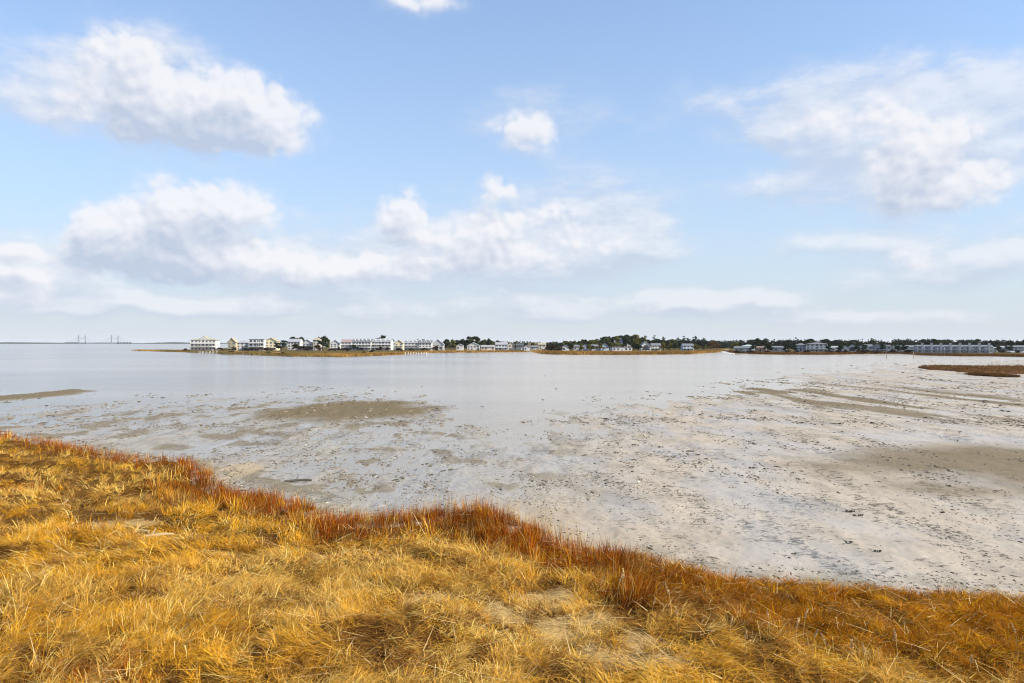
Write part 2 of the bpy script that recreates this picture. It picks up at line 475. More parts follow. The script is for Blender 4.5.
def bank_z(x, y, s=None):
    if s is None: s = shore(x, y)
    b = (fbm(x * 0.28, y * 0.28, 3, 3) - 0.5) * 0.7 + (fbm(x * 0.9, y * 0.9, 3, 4) - 0.5) * 0.5
    return -0.45 + 0.62 * sstep(-0.9, 0.7, s) + 0.55 * sstep(0, 11, s) + b * sstep(0.2, 3.0, s)

# pale matted hollows without standing grass (world places)
BARE = [(at(85, 528, .6), 1.9, 1.3), (at(120, 522, .6), 2.2, .9), (at(165, 535, .6), 1.2, .6), (at(435, 603, .6), 1.1, 0.75), (at(500, 612, .6), 1.0, 1.1), (at(560, 628, .6), 1.0, .9), (at(540, 590, .6), 1.3, .7), (at(600, 655, .6), 1.2, .9),
        (at(640, 640, .6), .9, .8), (at(340, 548, .6), 1.6, .5), (at(215, 551, .6), 1.0, .5), (at(560, 600, .6), .9, .6), (at(660, 668, .6), .9, .7), (at(590, 615, .6), 1.1, .6)]
def bare_at(x, y):
    v = np.zeros_like(x)
    for (cx, cy), rx, ry in BARE:
        v = np.maximum(v, np.exp(-0.8 * (((x - cx) / rx) ** 2 + ((y - cy) / ry) ** 2)))
    return sstep(0.45, 0.85, v + (fbm(x * 1.5, y * 1.5, 3, 21) - 0.5) * 0.5)

# near bank ground: one sheet
gx = np.concatenate([np.linspace(-150, -62, 60)[:-1], np.linspace(-62, 40, 420)])
gy = np.concatenate([np.linspace(-30, 9, 24)[:-1], np.linspace(9, 112, 400)])
X, Y = np.meshgrid(gx, gy)
Sd = shore(X, Y)
Z = bank_z(X, Y, Sd)
me = np_mesh('bank_ground', np.stack([X, Y, Z], -1).reshape(-1, 3), grid_quads(*X.shape), M_SOIL, True, {'bare': bare_at(X, Y).ravel()})
tag(link('bank_ground', me), kind='structure', label='low marsh bank of dark soil under dry grass')

# ------------------------------------------------------------------ water and tidal flat
def big_sheet(name, z, mat, x0, x1, y0, y1, nx=40, ny=40):
    X, Y = np.meshgrid(np.linspace(x0, x1, nx), np.linspace(y0, y1, ny))
    me = np_mesh(name, np.stack([X, Y, np.full_like(X, z)], -1).reshape(-1, 3), grid_quads(ny, nx), mat, True)
    return link(name, me)
tag(big_sheet('water', 0.0, M_WATER, -16000, 16000, -300, 16000), kind='structure', label='calm pale estuary water')

TIDE = np.array([(-300, 424), (-100, 420), (0, 413), (130, 405), (250, 399), (330, 396), (420, 399), (450, 422), (500, 446), (555, 424), (640, 405), (700, 399), (760, 386), (830, 373), (900, 365), (1024, 359.5), (1300, 357)])
T_U = (TIDE[:, 0] - 512) / F; T_D = CAM_H * F / (TIDE[:, 1] - HY)
az = np.linspace(math.atan(-1.05), math.atan(1.05), 1000)
D_rows = CAM_H * F / np.linspace(340, 13.5, 560)
A, D = np.meshgrid(az, D_rows)
U = np.tan(A)
X, Y = U * D, D
tide = np.interp(U, T_U, T_D) * (1 + (fbm(U * 22, U * 3, 3, 31) - 0.5) * 0.12)
rel = (tide - D) / (0.35 * tide)
h = 0.055 * np.clip(rel, -1.6, 1.0)
side = sstep(-0.12, 0.28, U)                       # left of the middle the flat still holds more water
h += (fbm(X * 0.10, Y * 0.07, 3, 41) - 0.5) * 0.07
h += (fbm(X * 0.70, Y * 0.30, 4, 42) - 0.5) * (0.085 + 0.09 * (1 - side))
h += (fbm(X * 1.5 + 40, Y * 0.45, 4, 44) - 0.5) * 0.09 * (1 - side)
h += (fbm(X * 2.3, Y * 2.3, 3, 43) - 0.5) * 0.045 * np.clip(60 / D, 0.2, 1)
h += -0.034 * (1 - side) - 0.002 * side
h += (fbm(X * 0.24 + 9 + Y * 0.05, Y * 0.12, 4, 45) - 0.5) * 0.11
wide = 1 - np.clip(np.abs(rel) / 0.7, 0, 1)
h += (fbm(X * 0.35 + 5, Y * 0.16, 4, 46) - 0.52) * 0.16 * wide
def blob(px, py, rx, ry_top, ry_bot, seed, amp=1.5):
    cx, cy = at(px, py); wx = rx / F * cy; y0 = at(px, py + ry_bot)[1]; y1 = at(px, py - ry_top)[1]
    cy, wy = (y0 + y1) / 2, (y1 - y0) / 2
    q = 1 - ((X - cx) / wx) ** 2 - ((Y - cy) / wy) ** 2 + (fbm((X - cx) / wx * 2.2, (Y - cy) / wy * 2.2, 4, seed) - 0.5) * amp
    return q
bar = np.zeros_like(X)
q = blob(352, 411, 88, 11, 14, 51, 1.0); bar = np.maximum(bar, sstep(-0.15, 0.6, q)); h += 0.15 * sstep(-0.4, 0.7, q)
q = blob(0, 394.5, 70, 8.5, 9.5, 52, 0.7); bar = np.maximum(bar, 0.95 * sstep(-0.35, 0.1, q)); h = np.maximum(h, 0.26 * sstep(-0.45, 0.5, q) - 0.06)
q = blob(-80, 398, 110, 11, 13, 56, 0.8); bar = np.maximum(bar, 0.95 * sstep(-0.35, 0.1, q)); h = np.maximum(h, 0.26 * sstep(-0.45, 0.5, q) - 0.06)
q = blob(1040, 470, 245, 27, 38, 53); bar = np.maximum(bar, 0.88 * sstep(-0.3, 0.9, q)); h += 0.05 * sstep(-0.3, 0.9, q)
q = blob(875, 400, 150, 20, 28, 54)
stripe = fbm(X * 0.36 + Y * 0.02, Y * 0.06, 5, 61)
sm = sstep(-0.4, 0.6, q) * sstep(0.47, 0.57, stripe); bar = np.maximum(bar, 0.95 * sm); h += 0.05 * sm - 0.03 * sstep(-0.4, 0.6, q)
# thin dark streaks of weed over the whole left flat
st2 = fbm(X * 0.45 + 3 + Y * 0.1, Y * 0.30, 5, 62); sm = sstep(0.54, 0.70, st2) * (1 - side) * sstep(0.0, 0.3, rel); bar = np.maximum(bar, 0.7 * sm); h += 0.03 * sm
Sd = shore(X, Y)
h = h + 0.17 * sstep(-5.0, 0.0, Sd)
h = np.where(Sd > 1.5, -0.5, h)
h = np.where(rel < -1.0, np.minimum(h, -0.05), h)
cove = np.exp(-(((X - at(230, 476)[0]) / 1.5) ** 2 + ((Y - at(228, 474)[1]) / 3.6) ** 2))
sand = np.clip(sstep(-1.6, -0.2, Sd + (fbm(X, Y, 3, 71) - 0.5) * 1.5) * 0.55 * (X < 3) + 1.0 * sstep(0.25, 0.7, cove) + 0.7 * np.exp(-((X - 1.5) / 5.0) ** 2) * sstep(-7.0, -1, Sd), 0, 1)
edge_dark = sstep(-2.2, -0.5, Sd) * sstep(0.42, 0.58, fbm(X * 2.2, Y * 1.6, 4, 74)) * (1 - np.exp(-((X - 1.0) / 5.0) ** 2))
alg = sstep(0.45, 0.62, fbm(X * 1.4, Y * 1.4, 4, 72)) * (sstep(-1.5, -0.3, Sd) * ((X > -8.5) & (X < -3.6)) * 0.8 + sstep(-1.3, -0.2, Sd) * (X > 8) * 0.75 + sstep(-0.7, 0, Sd) * 0.35)
silt = np.clip(side + 0.25 * (fbm(X * 0.15, Y * 0.1, 3, 73) - 0.5), 0, 1)
V = np.stack([X, Y, h], -1).reshape(-1, 3)
me = np_mesh('mudflat', V, grid_quads(*X.shape), M_MUD, True, {'bar': bar.ravel(), 'sand': sand.ravel(), 'algae': np.clip(np.maximum(alg * 0.5, 0.35 * edge_dark), 0, 1).ravel(), 'silt': silt.ravel()})
tag(link('mudflat', me), kind='structure', label='pale tidal flat strewn with dark clods')

def mud_h(x, y):
    """height of the flat where loose things lie"""
    a_ = np.arctan2(x, y); c_ = np.clip(((a_ - az[0]) / (az[-1] - az[0]) * (len(az) - 1)).round().astype(int), 0, len(az) - 1)
    ip = CAM_H * F / np.maximum(y, 1); r_ = np.clip(((340 - ip) / (340 - 13.5) * (len(D_rows) - 1)).round().astype(int), 0, len(D_rows) - 1)
    return h[r_, c_]

def clods():
    """clods, shells and scraps of weed strewn over the flat"""
    P, Q, C = [], [], []; o = 0
    for n, d0, d1, s0, s1 in ((75000, 18, 42, 0.016, 0.080), (70000, 36, 75, 0.035, 0.14), (50000, 65, 150, 0.08, 0.27), (7000, 130, 330, 0.2, 0.55)):
        d = np.sqrt(rng.uniform(d0 ** 2, d1 ** 2, n)); u = rng.uniform(-0.84, 0.90, n); x, y = u * d, d
        z = mud_h(x, y); sd = shore(x, y)
        cl = fbm(x * 0.30 + 50 + y * 0.04, y * 0.13, 5, 101) + 0.07 * (u < 0.02) ; fine = fbm(x * 1.4, y * 0.45, 3, 102)
        margin = sstep(-2.4, -0.4, sd) * (np.abs(x - 1.0) > 4)
        t_ = np.interp(u, T_U, T_D)
        keep = (z > -0.035) & (sd < 0.3) & (rng.random(n) < np.maximum(0.8 * margin, np.clip((cl - 0.42) * 4.5, 0.03, 1) * np.clip((fine - 0.34) * 3.2, 0.08, 1))) & (y < t_ * 1.35)
        x, y, z = x[keep], y[keep], z[keep]; m = len(x)
        s = s0 + (s1 - s0) * rng.random(m) ** 3.0
        a = rng.normal(1.5, 0.55, m); el = rng.uniform(1.0, 3.2, m)
        ca, sa = np.cos(a), np.sin(a)
        k5 = np.array([0, 72, 144, 216, 288]) / 180 * math.pi
        rr = rng.uniform(0.6, 1.2, (m, 5)) * s[:, None]
        lx = np.cos(k5)[None] * rr * el[:, None]; ly = np.sin(k5)[None] * rr
        bx = x[:, None] + lx * ca[:, None] - ly * sa[:, None]; by = y[:, None] + lx * sa[:, None] + ly * ca[:, None]
        zb = np.maximum(z, 0.0)
        base = np.stack([bx, by, np.repeat((zb - 0.012)[:, None], 5, 1)], -1)
        top = np.stack([x, y, zb + s * rng.uniform(0.22, 0.55, m)], -1)[:, None]
        P.append(np.concatenate([base, top], 1).reshape(-1, 3))
        i = np.arange(m)[:, None] * 6 + o
        Q.append(np.concatenate([i + np.array([[j, (j + 1) % 5, 5]]) for j in range(5)], 0)); o += 6 * m
        k = rng.random(m)
        col = lerp3((0.055, 0.042, 0.026), (0.20, 0.162, 0.112), k ** 1.2)
        sh = rng.random(m) < (0.03 if d1 < 50 else 0.006); col[sh] = np.array((0.42, 0.38, 0.32))
        C.append(np.repeat(np.concatenate([col, np.ones((m, 1))], 1), 6, 0))
    m_, nt, out = new_mat('clod')
    cc = nd(nt, 'ShaderNodeAttribute', attribute_name='tone').outputs['Color']
    principled(nt, out, **{'Base Color': cc, 'Roughness': 0.8, 'Specular IOR Level': 0.2})
    tag(link('mud_clods', np_mesh('mud_clods', np.concatenate(P), np.concatenate(Q), m_, False, {'tone': np.concatenate(C)})), kind='stuff', label='dark clods and shells strewn over the tidal flat')

# ------------------------------------------------------------------ dry grass
def lerp3(a, b, t): return np.asarray(a)[None] * (1 - t[:, None]) + np.asarray(b)[None] * t[:, None]
clods()

def blades(bx, by, bz, L, W, th, tilt, curl, col, seg=3):
    n = len(bx)
    hx, hy = np.cos(th), np.sin(th)
    tw = rng.uniform(-0.9, 0.9, n)
    wx, wy = -np.sin(th + tw), np.cos(th + tw)
    P = np.zeros((n, seg + 1, 2, 3), np.float32)
    px, py, pz = bx.copy(), by.copy(), bz.copy()
    wid = (1.0, 0.85, 0.6, 0.12) if seg == 3 else (1.0, 0.75, 0.15)
    for k in range(seg + 1):
        w = W * wid[k] * 0.5
        P[:, k, 0] = np.stack([px - wx * w, py - wy * w, pz], -1)
        P[:, k, 1] = np.stack([px + wx * w, py + wy * w, pz], -1)
        a = tilt + curl * (k / seg)
        px = px + L / seg * np.sin(a) * hx; py = py + L / seg * np.sin(a) * hy; pz = pz + L / seg * np.cos(a)
    base = np.arange(n)[:, None] * (2 * (seg + 1))
    q = np.concatenate([base + np.array([[2 * k, 2 * k + 1, 2 * k + 3, 2 * k + 2]]) for k in range(seg)], 0)
    C = np.repeat(col[:, None, :], 2 * (seg + 1), 1).reshape(-1, 3)
    C = np.concatenate([C, np.ones((len(C), 1))], 1)
    return P.reshape(-1, 3), q, C

def lerp3(a, b, t): return np.asarray(a)[None] * (1 - t[:, None]) + np.asarray(b)[None] * t[:, None]

def scatter(n, dmin, dmax):
    """random places on the bank in and just around the view"""
    d = np.sqrt(rng.uniform(dmin ** 2, dmax ** 2, n)); u = rng.uniform(-0.92, 1.0, n)
    return u * d, d

STRAW = [(0.66, 0.35, 0.036), (0.69, 0.46, 0.14), (0.54, 0.245, 0.012), (0.66, 0.37, 0.04)]
RUST = [(0.28, 0.074, 0.0065), (0.21, 0.05, 0.006), (0.44, 0.19, 0.010), (0.38, 0.14, 0.008)]

def rust_amount(x, y, s):
    w = np.interp(x, [-45, -22, -16, -8, -2, 2, 6, 10, 14, 20], [2.4, 3.0, 4.0, 3.0, 3.4, 4.2, 5.4, 6.8, 8.4, 9.2])
    n = (fbm(x * 0.35, y * 0.35, 4, 81) - 0.5) * 2.2
    r = 1 - sstep(0.55, 1.35, (s + n * 1.9) / w)
    r = np.maximum(r, 0.45 * sstep(0.60, 0.75, fbm(x * 0.45 + 9, y * 0.45, 4, 82)))
    return r

def colour_of(x, y, s, n):
    r = rust_amount(x, y, s)
    k = rng.random(n); pick = rng.random(n)
    big = fbm(x * 0.22, y * 0.22, 3, 83)
    pale = np.clip((big - 0.38) * 4, 0, 1)
    pale = np.maximum(pale, 1.2 * np.exp(-((x - 0.6) / 3.6) ** 2 - ((y - 17.5) / 3.6) ** 2))
    straw = lerp3(STRAW[2], STRAW[0], k)
    straw = straw * (1 - 0.6 * pale[:, None] * (pick < 0.7)[:, None]) + np.asarray(STRAW[1])[None] * (0.6 * pale[:, None] * (pick < 0.7)[:, None])
    right = sstep(2.0, 9.0, x)[:, None]
    rust = lerp3(RUST[1], RUST[0], k) * (1 - right * 0.75) + lerp3((0.25, 0.080, 0.006), (0.46, 0.18, 0.008), k) * (right * 0.75)
    og = rng.random(n) < 0.12 + 0.14 * right[:, 0]
    rust[og] = np.asarray((0.55, 0.27, 0.012))[None] * rng.uniform(0.7, 1.1, og.sum())[:, None]
    use = (rng.random(n) < r ** (1 - 0.35 * right[:, 0]))[:, None]
    c = np.where(use, rust, straw)
    return c * rng.uniform(0.72, 1.18, n)[:, None], r

def tufts(nt, dmin, dmax, per, wmul, lying=False):
    x, y = scatter(nt, dmin, dmax)
    s = shore(x, y)
    stray = rng.random(nt) < 0.16
    keep = ((s > -0.05) | ((s > -0.9) & stray)) & (rng.random(nt) > 0.93 * bare_at(x, y)) & (y > 8)
    hollow = fbm(x * 1.25, y * 1.1, 3, 91)          # gaps between the tussocks
    red = rust_amount(x, y, s)
    keep &= rng.random(nt) < np.clip((hollow - 0.34) * 7.0, 0.05, 1) * (1 - red) + red * np.clip((hollow - 0.25) * 6.0, 0.2, 1)
    x, y, s, hollow, r = x[keep], y[keep], s[keep], hollow[keep], red[keep]
    n = len(x)
    right = sstep(1.0, 7.0, x)
    lean = 2 * math.pi * (fbm(x * 0.16, y * 0.16, 2, 92) * 2.0) + 5.4
    lean = np.where(rng.random(n) < 0.70 * right, -0.62 + rng.normal(0, 0.25, n), lean + rng.normal(0, 0.65, n))
    lodge = sstep(0.34, 0.60, fbm(x * 0.42, y * 0.42, 3, 93))
    lodge = np.clip(lodge * rng.uniform(0.4, 1.5, n) + 0.18, 0, 1.3)
    upright = (r > 0.5) & (right < 0.6)
    lodge = np.where(upright, lodge * 0.35, lodge)
    kind = rng.random(n)                             # fine hay, coarse stems, dead brown thatch
    coarse = kind > 0.88; dead = kind < 0.07 + 0.75 * sstep(0.55, 0.70, fbm(x * 0.75 + 4, y * 0.75, 3, 95))
    tall = np.where(upright, 0.74, 0.56 - 0.10 * right) * rng.uniform(0.55, 1.3, n)
    tall = tall * (1 - 0.35 * np.exp(-((x - 0.6) / 3.6) ** 2 - ((y - 17.5) / 3.6) ** 2))
    tall = tall * np.where(dead, 0.7, 1.0) * np.where(coarse, 1.15, 1.0) * (0.5 + 0.5 * sstep(-0.1, 1.0, s))
    c, _ = colour_of(x, y, s, n)
    c = np.where(dead[:, None], lerp3((0.22, 0.085, 0.015), (0.36, 0.20, 0.06), rng.random(n)), c)
    c = c * (0.62 + 0.62 * fbm(x * 0.55 + 7, y * 0.55, 3, 96))[:, None] * 1.16
    c = np.where((coarse & (r < 0.5))[:, None], lerp3((0.64, 0.42, 0.09), (0.70, 0.50, 0.17), rng.random(n)), c)
    spread = np.where(upright, 0.20, 0.13) * rng.uniform(0.7, 1.5, n)
    cnt = np.clip((per * rng.uniform(0.5, 1.3, n) * np.where(coarse, 0.5, 1)).astype(int), 3, None)
    i = np.repeat(np.arange(n), cnt)
    N = len(i)
    ang = rng.uniform(0, 2 * math.pi, N); rad = np.sqrt(rng.random(N)) * spread[i]
    bx = x[i] + np.cos(ang) * rad; by = y[i] + np.sin(ang) * rad
    bz = bank_z(bx, by) - 0.03
    L = tall[i] * rng.uniform(0.45, 1.2, N)
    W = wmul * rng.uniform(0.5, 1.35, N) * np.where(coarse[i], 1.5, 1.0)
    fan = np.where(upright, 0.30, 0.62)[i]
    fx = np.cos(ang) * fan + np.cos(lean[i]) * lodge[i] * 1.5 + rng.normal(0, 0.26, N)
    fy = np.sin(ang) * fan + np.sin(lean[i]) * lodge[i] * 1.5 + rng.normal(0, 0.26, N)
    th = np.arctan2(fy, fx); amt = np.hypot(fx, fy)
    tilt = np.clip(0.08 + 0.45 * amt + rng.normal(0, 0.12, N), 0.02, 1.4)
    # long blades hang over; some are snapped and lie across
    curl = np.clip(np.where(upright, 0.2, 0.95)[i] + 0.8 * lodge[i] + rng.normal(0, 0.5, N), -0.4, 2.1)
    snapped = rng.random(N) < 0.10
    tilt = np.where(snapped, rng.uniform(1.1, 1.6, N), tilt); bz = bz + np.where(snapped, rng.uniform(0.05, 0.30, N), 0); th = np.where(snapped, rng.uniform(0, 6.28, N), th); curl = np.where(snapped, rng.normal(0, 0.2, N), curl)
    if lying:
        tilt = rng.uniform(1.15, 1.55, N); curl = rng.uniform(-0.25, 0.35, N); bz = bz + rng.uniform(0.02, 0.22, N)
        th = lean[i] + rng.normal(0, 0.7, N)
    own = np.asarray(c)[i] * rng.uniform(0.48, 1.5, N)[:, None]
    mixc, _ = colour_of(bx, by, shore(bx, by), N)
    own = np.where((rng.random(N) < 0.22)[:, None], mixc, own)
    own = np.where((rng.random(N) < 0.03)[:, None], np.array((0.72, 0.54, 0.24))[None], own)
    own = np.clip(own, 0.003, 0.85)
    isr = (own[:, 0] / np.maximum(own[:, 1], 1e-4)) > 2.1
    return blades(bx, by, bz, L, W, th, tilt, curl, own), isr

def join(parts):
    V, Q, C = [], [], []; o = 0
    for v, q, c in parts:
        V.append(v); Q.append(q + o); C.append(c); o += len(v)
    return np.concatenate(V), np.concatenate(Q), np.concatenate(C)

def split_blades(arr, mask, seg=3):
    v, q, c = arr
    k = 2 * (seg + 1); n = len(v) // k
    out = []
    for m in (mask, ~mask):
        idx = np.nonzero(m)[0]
        vv = v.reshape(n, k, 3)[idx].reshape(-1, 3); cc = c.reshape(n, k, 4)[idx].reshape(-1, 4)
        base = np.arange(len(idx))[:, None] * k
        qq = np.concatenate([base + np.array([[2 * j, 2 * j + 1, 2 * j + 3, 2 * j + 2]]) for j in range(seg)], 0)
        out.append((vv, qq, cc))
    return out

rusty, strawy = [], []
for args in ((8000, 11, 22, 50, 0.0125), (7500, 20, 34, 38, 0.0165), (10500, 32, 66, 26, 0.022), (1800, 60, 100, 16, 0.045)):
    arr, m = tufts(*args)
    a, b = split_blades(arr, m); rusty.append(a); strawy.append(b)
for args in ((11000, 11, 26, 20, 0.0125), (8000, 24, 66, 16, 0.02)):
    arr, m = tufts(*args, lying=True)
    a, b = split_blades(arr, m); rusty.append(a); strawy.append(b)
# tall stiff stalks standing along the water's edge
def edge_stalks(n, x0, x1, seed):
    x = rng.uniform(x0, x1, n); y = np.interp(x, SH[:, 0], SH[:, 1]) - np.abs(rng.normal(0.5, 0.7, n))
    keep = vn(x * 1.6, y * 0.4, seed) > 0.42
    x, y = x[keep], y[keep]; n = len(x)
    L = rng.uniform(0.75, 1.25, n) * np.interp(x, [-6, -4, 4, 6], [0.75, 1.0, 1.0, 0.7])
    col = lerp3((0.34, 0.15, 0.03), (0.55, 0.36, 0.10), rng.random(n))
    return blades(x, y, bank_z(x, y) - 0.02, L, np.full(n, 0.013), rng.uniform(0, 6.28, n), np.abs(rng.normal(0.05, 0.06, n)), rng.uniform(0, 0.25, n), col)
strawy.append(edge_stalks(900, -7, 7, 5)); strawy.append(edge_stalks(500, -40, -14, 6))
# broken straw on the pale hollows
def litter():
    xs, ys = scatter(200000, 12, 45)
    k = bare_at(xs, ys) > 0.2
    xs, ys = xs[k], ys[k]; n = len(xs)
    col = lerp3((0.48, 0.31, 0.11), (0.70, 0.51, 0.24), rng.random(n))
    return blades(xs, ys, bank_z(xs, ys) + rng.uniform(0.01, 0.08, n), rng.uniform(0.12, 0.5, n), rng.uniform(0.008, 0.016, n), rng.uniform(0, 6.28, n), rng.uniform(1.4, 1.58, n), rng.uniform(-0.1, 0.1, n), col)
strawy.append(litter())
def thatch(n, d0, d1, w):
    xs, ys = scatter(n, d0, d1)
    ss = shore(xs, ys); k = (ss > 0.1) & (bare_at(xs, ys) < 0.4)
    xs, ys = xs[k], ys[k]; m = len(xs)
    col = lerp3((0.16, 0.055, 0.012), (0.40, 0.22, 0.05), rng.random(m) ** 1.6)
    return blades(xs, ys, bank_z(xs, ys) + rng.uniform(0.0, 0.10, m), rng.uniform(0.2, 0.6, m), rng.uniform(0.7, 1.3, m) * w, rng.uniform(0, 6.28, m), rng.uniform(1.2, 1.58, m), rng.uniform(-0.25, 0.15, m), col)
def stems(n, d0, d1):
    xs, ys = scatter(n, d0, d1); k = shore(xs, ys) > 0.8; xs, ys = xs[k], ys[k]; m = len(xs)
    col = lerp3((0.50, 0.32, 0.08), (0.72, 0.55, 0.28), rng.random(m))
    return blades(xs, ys, bank_z(xs, ys) + rng.uniform(0.08, 0.40, m), rng.uniform(0.5, 1.2, m), rng.uniform(0.012, 0.026, m), rng.uniform(0, 6.28, m), rng.uniform(1.25, 1.7, m), rng.uniform(-0.2, 0.2, m), col)
strawy.append(stems(1300, 11, 30))
strawy.append(thatch(90000, 11, 26, 0.016)); strawy.append(thatch(50000, 25, 66, 0.03))
v, q, c = join(strawy)
tag(link('golden_grass', np_mesh('golden_grass', v, q, M_BLADE, False, {'tone': c})), kind='stuff', label='tousled golden dry marsh grass covering the near bank')
v, q, c = join(rusty)
tag(link('rust_grass', np_mesh('rust_grass', v, q, M_BLADE, False, {'tone': c})), kind='stuff', label='rust red cordgrass along the waterline')
# ------------------------------------------------------------------ far shore: land
def land(name, front, back_d, label, zmid=1.0, seed=1, marsh_w=90.0):
    """front: list of (px, py) of the waterline; a low marsh rim, then village ground"""
    fp = np.array(front, float)
    n = 420
    px = np.linspace(fp[0, 0], fp[-1, 0], n)
    py = np.interp(px, fp[:, 0], fp[:, 1])
    d0 = CAM_H * F / (py - HY)
    d0 = d0 * (1 + (fbm(px * 0.09, px * 0 + seed, 4, seed) - 0.5) * 0.05)
    u = (px - 512) / F
    db = np.interp(px, [p for p, _ in back_d], [d for _, d in back_d])
    rows = np.concatenate([[0, 0.004, 0.010, 0.02], np.linspace(0.035, 1, 44) ** 1.5])
    D = d0[None] + (np.maximum(db, d0 + 12) - d0)[None] * np.sort(rows)[:, None]
    U = np.repeat(u[None], len(D), 0)
    X, Y = U * D, D
    s = D - d0[None]
    edge = np.minimum(np.abs(px - fp[0, 0]), np.abs(px - fp[-1, 0]))[None] / F * D
    rim = np.minimum(np.minimum(s, np.maximum(db, d0 + 12)[None] - D), edge)
    z = -0.5 + 0.95 * sstep(-0.5, 3, rim) + 0.55 * sstep(2, 40, rim) + (fbm(X * 0.06, Y * 0.03, 4, seed + 3) - 0.5) * 0.8 * sstep(1, 12, rim)
    marsh = 1 - sstep(0.75, 1.15, s / marsh_w + (fbm(X * 0.02, Y * 0.02, 3, seed + 5) - 0.5) * 0.5)
    me = np_mesh(name, np.stack([X, Y, z], -1).reshape(-1, 3), grid_quads(*X.shape), M_LAND, True, {'marsh': marsh.ravel()})
    tag(link(name, me), kind='structure', label=label)
    # dry grass standing on the marsh rim
    m = int(n * 9)
    i = rng.integers(0, n, m); ss = rng.uniform(0.3, marsh_w, m) * rng.uniform(0.1, 1, m)
    dd = np.minimum(d0[i] + ss, np.maximum(db, d0 + 12)[i] - 2); uu = u[i] + rng.uniform(-0.5, 0.5, m) * (u[1] - u[0])
    return uu * dd, dd

FRONTS = []
FRONTS.append(land('village_shore', [(136, 351.0), (150, 351.2), (165, 351.6), (185, 352.2), (215, 353.4), (226, 354.6), (262, 355.3), (292, 356.6), (340, 356.8), (362, 356.2), (400, 354.8), (430, 352.8), (470, 352.6), (520, 352.0), (528, 351.6), (536, 350.6)],
     [(136, 640), (165, 720), (190, 760), (230, 1000), (300, 1400), (560, 1500)], 'low village shore with golden marsh in front', seed=3, marsh_w=95))
FRONTS.append(land('marsh_point', [(535, 352.2), (541, 353.6), (560, 354.5), (620, 354.8), (690, 354.2), (714, 352.6), (722, 351.4)], [(536, 900), (560, 1500), (722, 1500)], 'golden marsh point below the wooded village', seed=9, marsh_w=120))
FRONTS.append(land('east_shore', [(728, 351.6), (734, 353.2), (770, 354.4), (800, 354.6), (842, 354.4), (870, 353.8), (905, 353.8), (925, 355.4), (963, 356.0), (1024, 356.8), (1140, 357.6)], [(728, 1400), (1140, 1500)], 'dark low shore in front of the grey houses', seed=15, marsh_w=22))
# back land that closes the inlets behind the village
FRONTS.append(land('back_land', [(500, 349.6), (560, 349.6), (720, 349.4), (760, 349.6), (1200, 349.8)], [(500, 1600), (1200, 1800)], 'flat wooded land behind the villages', seed=21, marsh_w=20))
# marsh islet on the flat to the right
def islet(name, px0, px1, pyt, pyb, label, seed, hgt=0.55):
    d_n, d_f = CAM_H * F / (pyb - HY), CAM_H * F / (pyt - HY)
    cy = (d_n + d_f) / 2; ry = (d_f - d_n) / 2; cx = ((px0 + px1) / 2 - 512) / F * cy; rx = (px1 - px0) / 2 / F * cy
    X, Y = np.meshgrid(np.linspace(cx - rx * 1.25, cx + rx * 1.25, 110), np.linspace(cy - ry * 1.25, cy + ry * 1.25, 60))
    q = 1 - np.hypot((X - cx) / rx, (Y - cy) / ry) + (fbm(X * 0.12, Y * 0.08, 4, seed) - 0.5) * 0.7
    z = -0.25 + (0.3 + hgt) * sstep(0.0, 0.14, q) + (fbm(X * 0.5, Y * 0.3, 3, seed + 1) - 0.5) * 0.35 * sstep(0.1, 0.3, q)
    me = np_mesh(name, np.stack([X, Y, z], -1).reshape(-1, 3), grid_quads(*X.shape), M_ISLET, True)
    tag(link(name, me), kind='structure', label=label)
    m = 2600
    gx_, gy_ = rng.uniform(cx - rx * 1.2, cx + rx * 1.2, m), rng.uniform(cy - ry * 1.2, cy + ry * 1.2, m)
    qq = 1 - np.hypot((gx_ - cx) / rx, (gy_ - cy) / ry) + (fbm(gx_ * 0.12, gy_ * 0.08, 4, seed) - 0.5) * 0.7
    k = qq > 0.08
    return gx_[k], gy_[k], hgt

def islet_mat():
    m, nt, out = new_mat('islet_turf')
    geo = nd(nt, 'ShaderNodeNewGeometry'); P = geo.outputs['Position']
    n1 = noise(nt, P, 0.12, 5, 0.6); n2 = noise(nt, P, 1.2, 4, 0.6)
    c = mix_c(nt, ramp(nt, n1, 0.35, 0.65), (0.085, 0.05, 0.02), (0.10, 0.042, 0.02))
    c = mix_c(nt, ramp(nt, n2, 0.5, 0.8), c, (0.14, 0.085, 0.03))
    principled(nt, out, **{'Base Color': c, 'Roughness': 1.0, 'Specular IOR Level': 0.0})
    return m
M_ISLET = islet_mat()
IS = [islet('marsh_islet', 944, 1130, 366.6, 378.4, 'low dark brown marsh islet on the flat', 33),
      islet('marsh_islet', 978, 1006, 374.5, 377.8, 'small dark tump in front of the brown islet', 35, 0.3)]

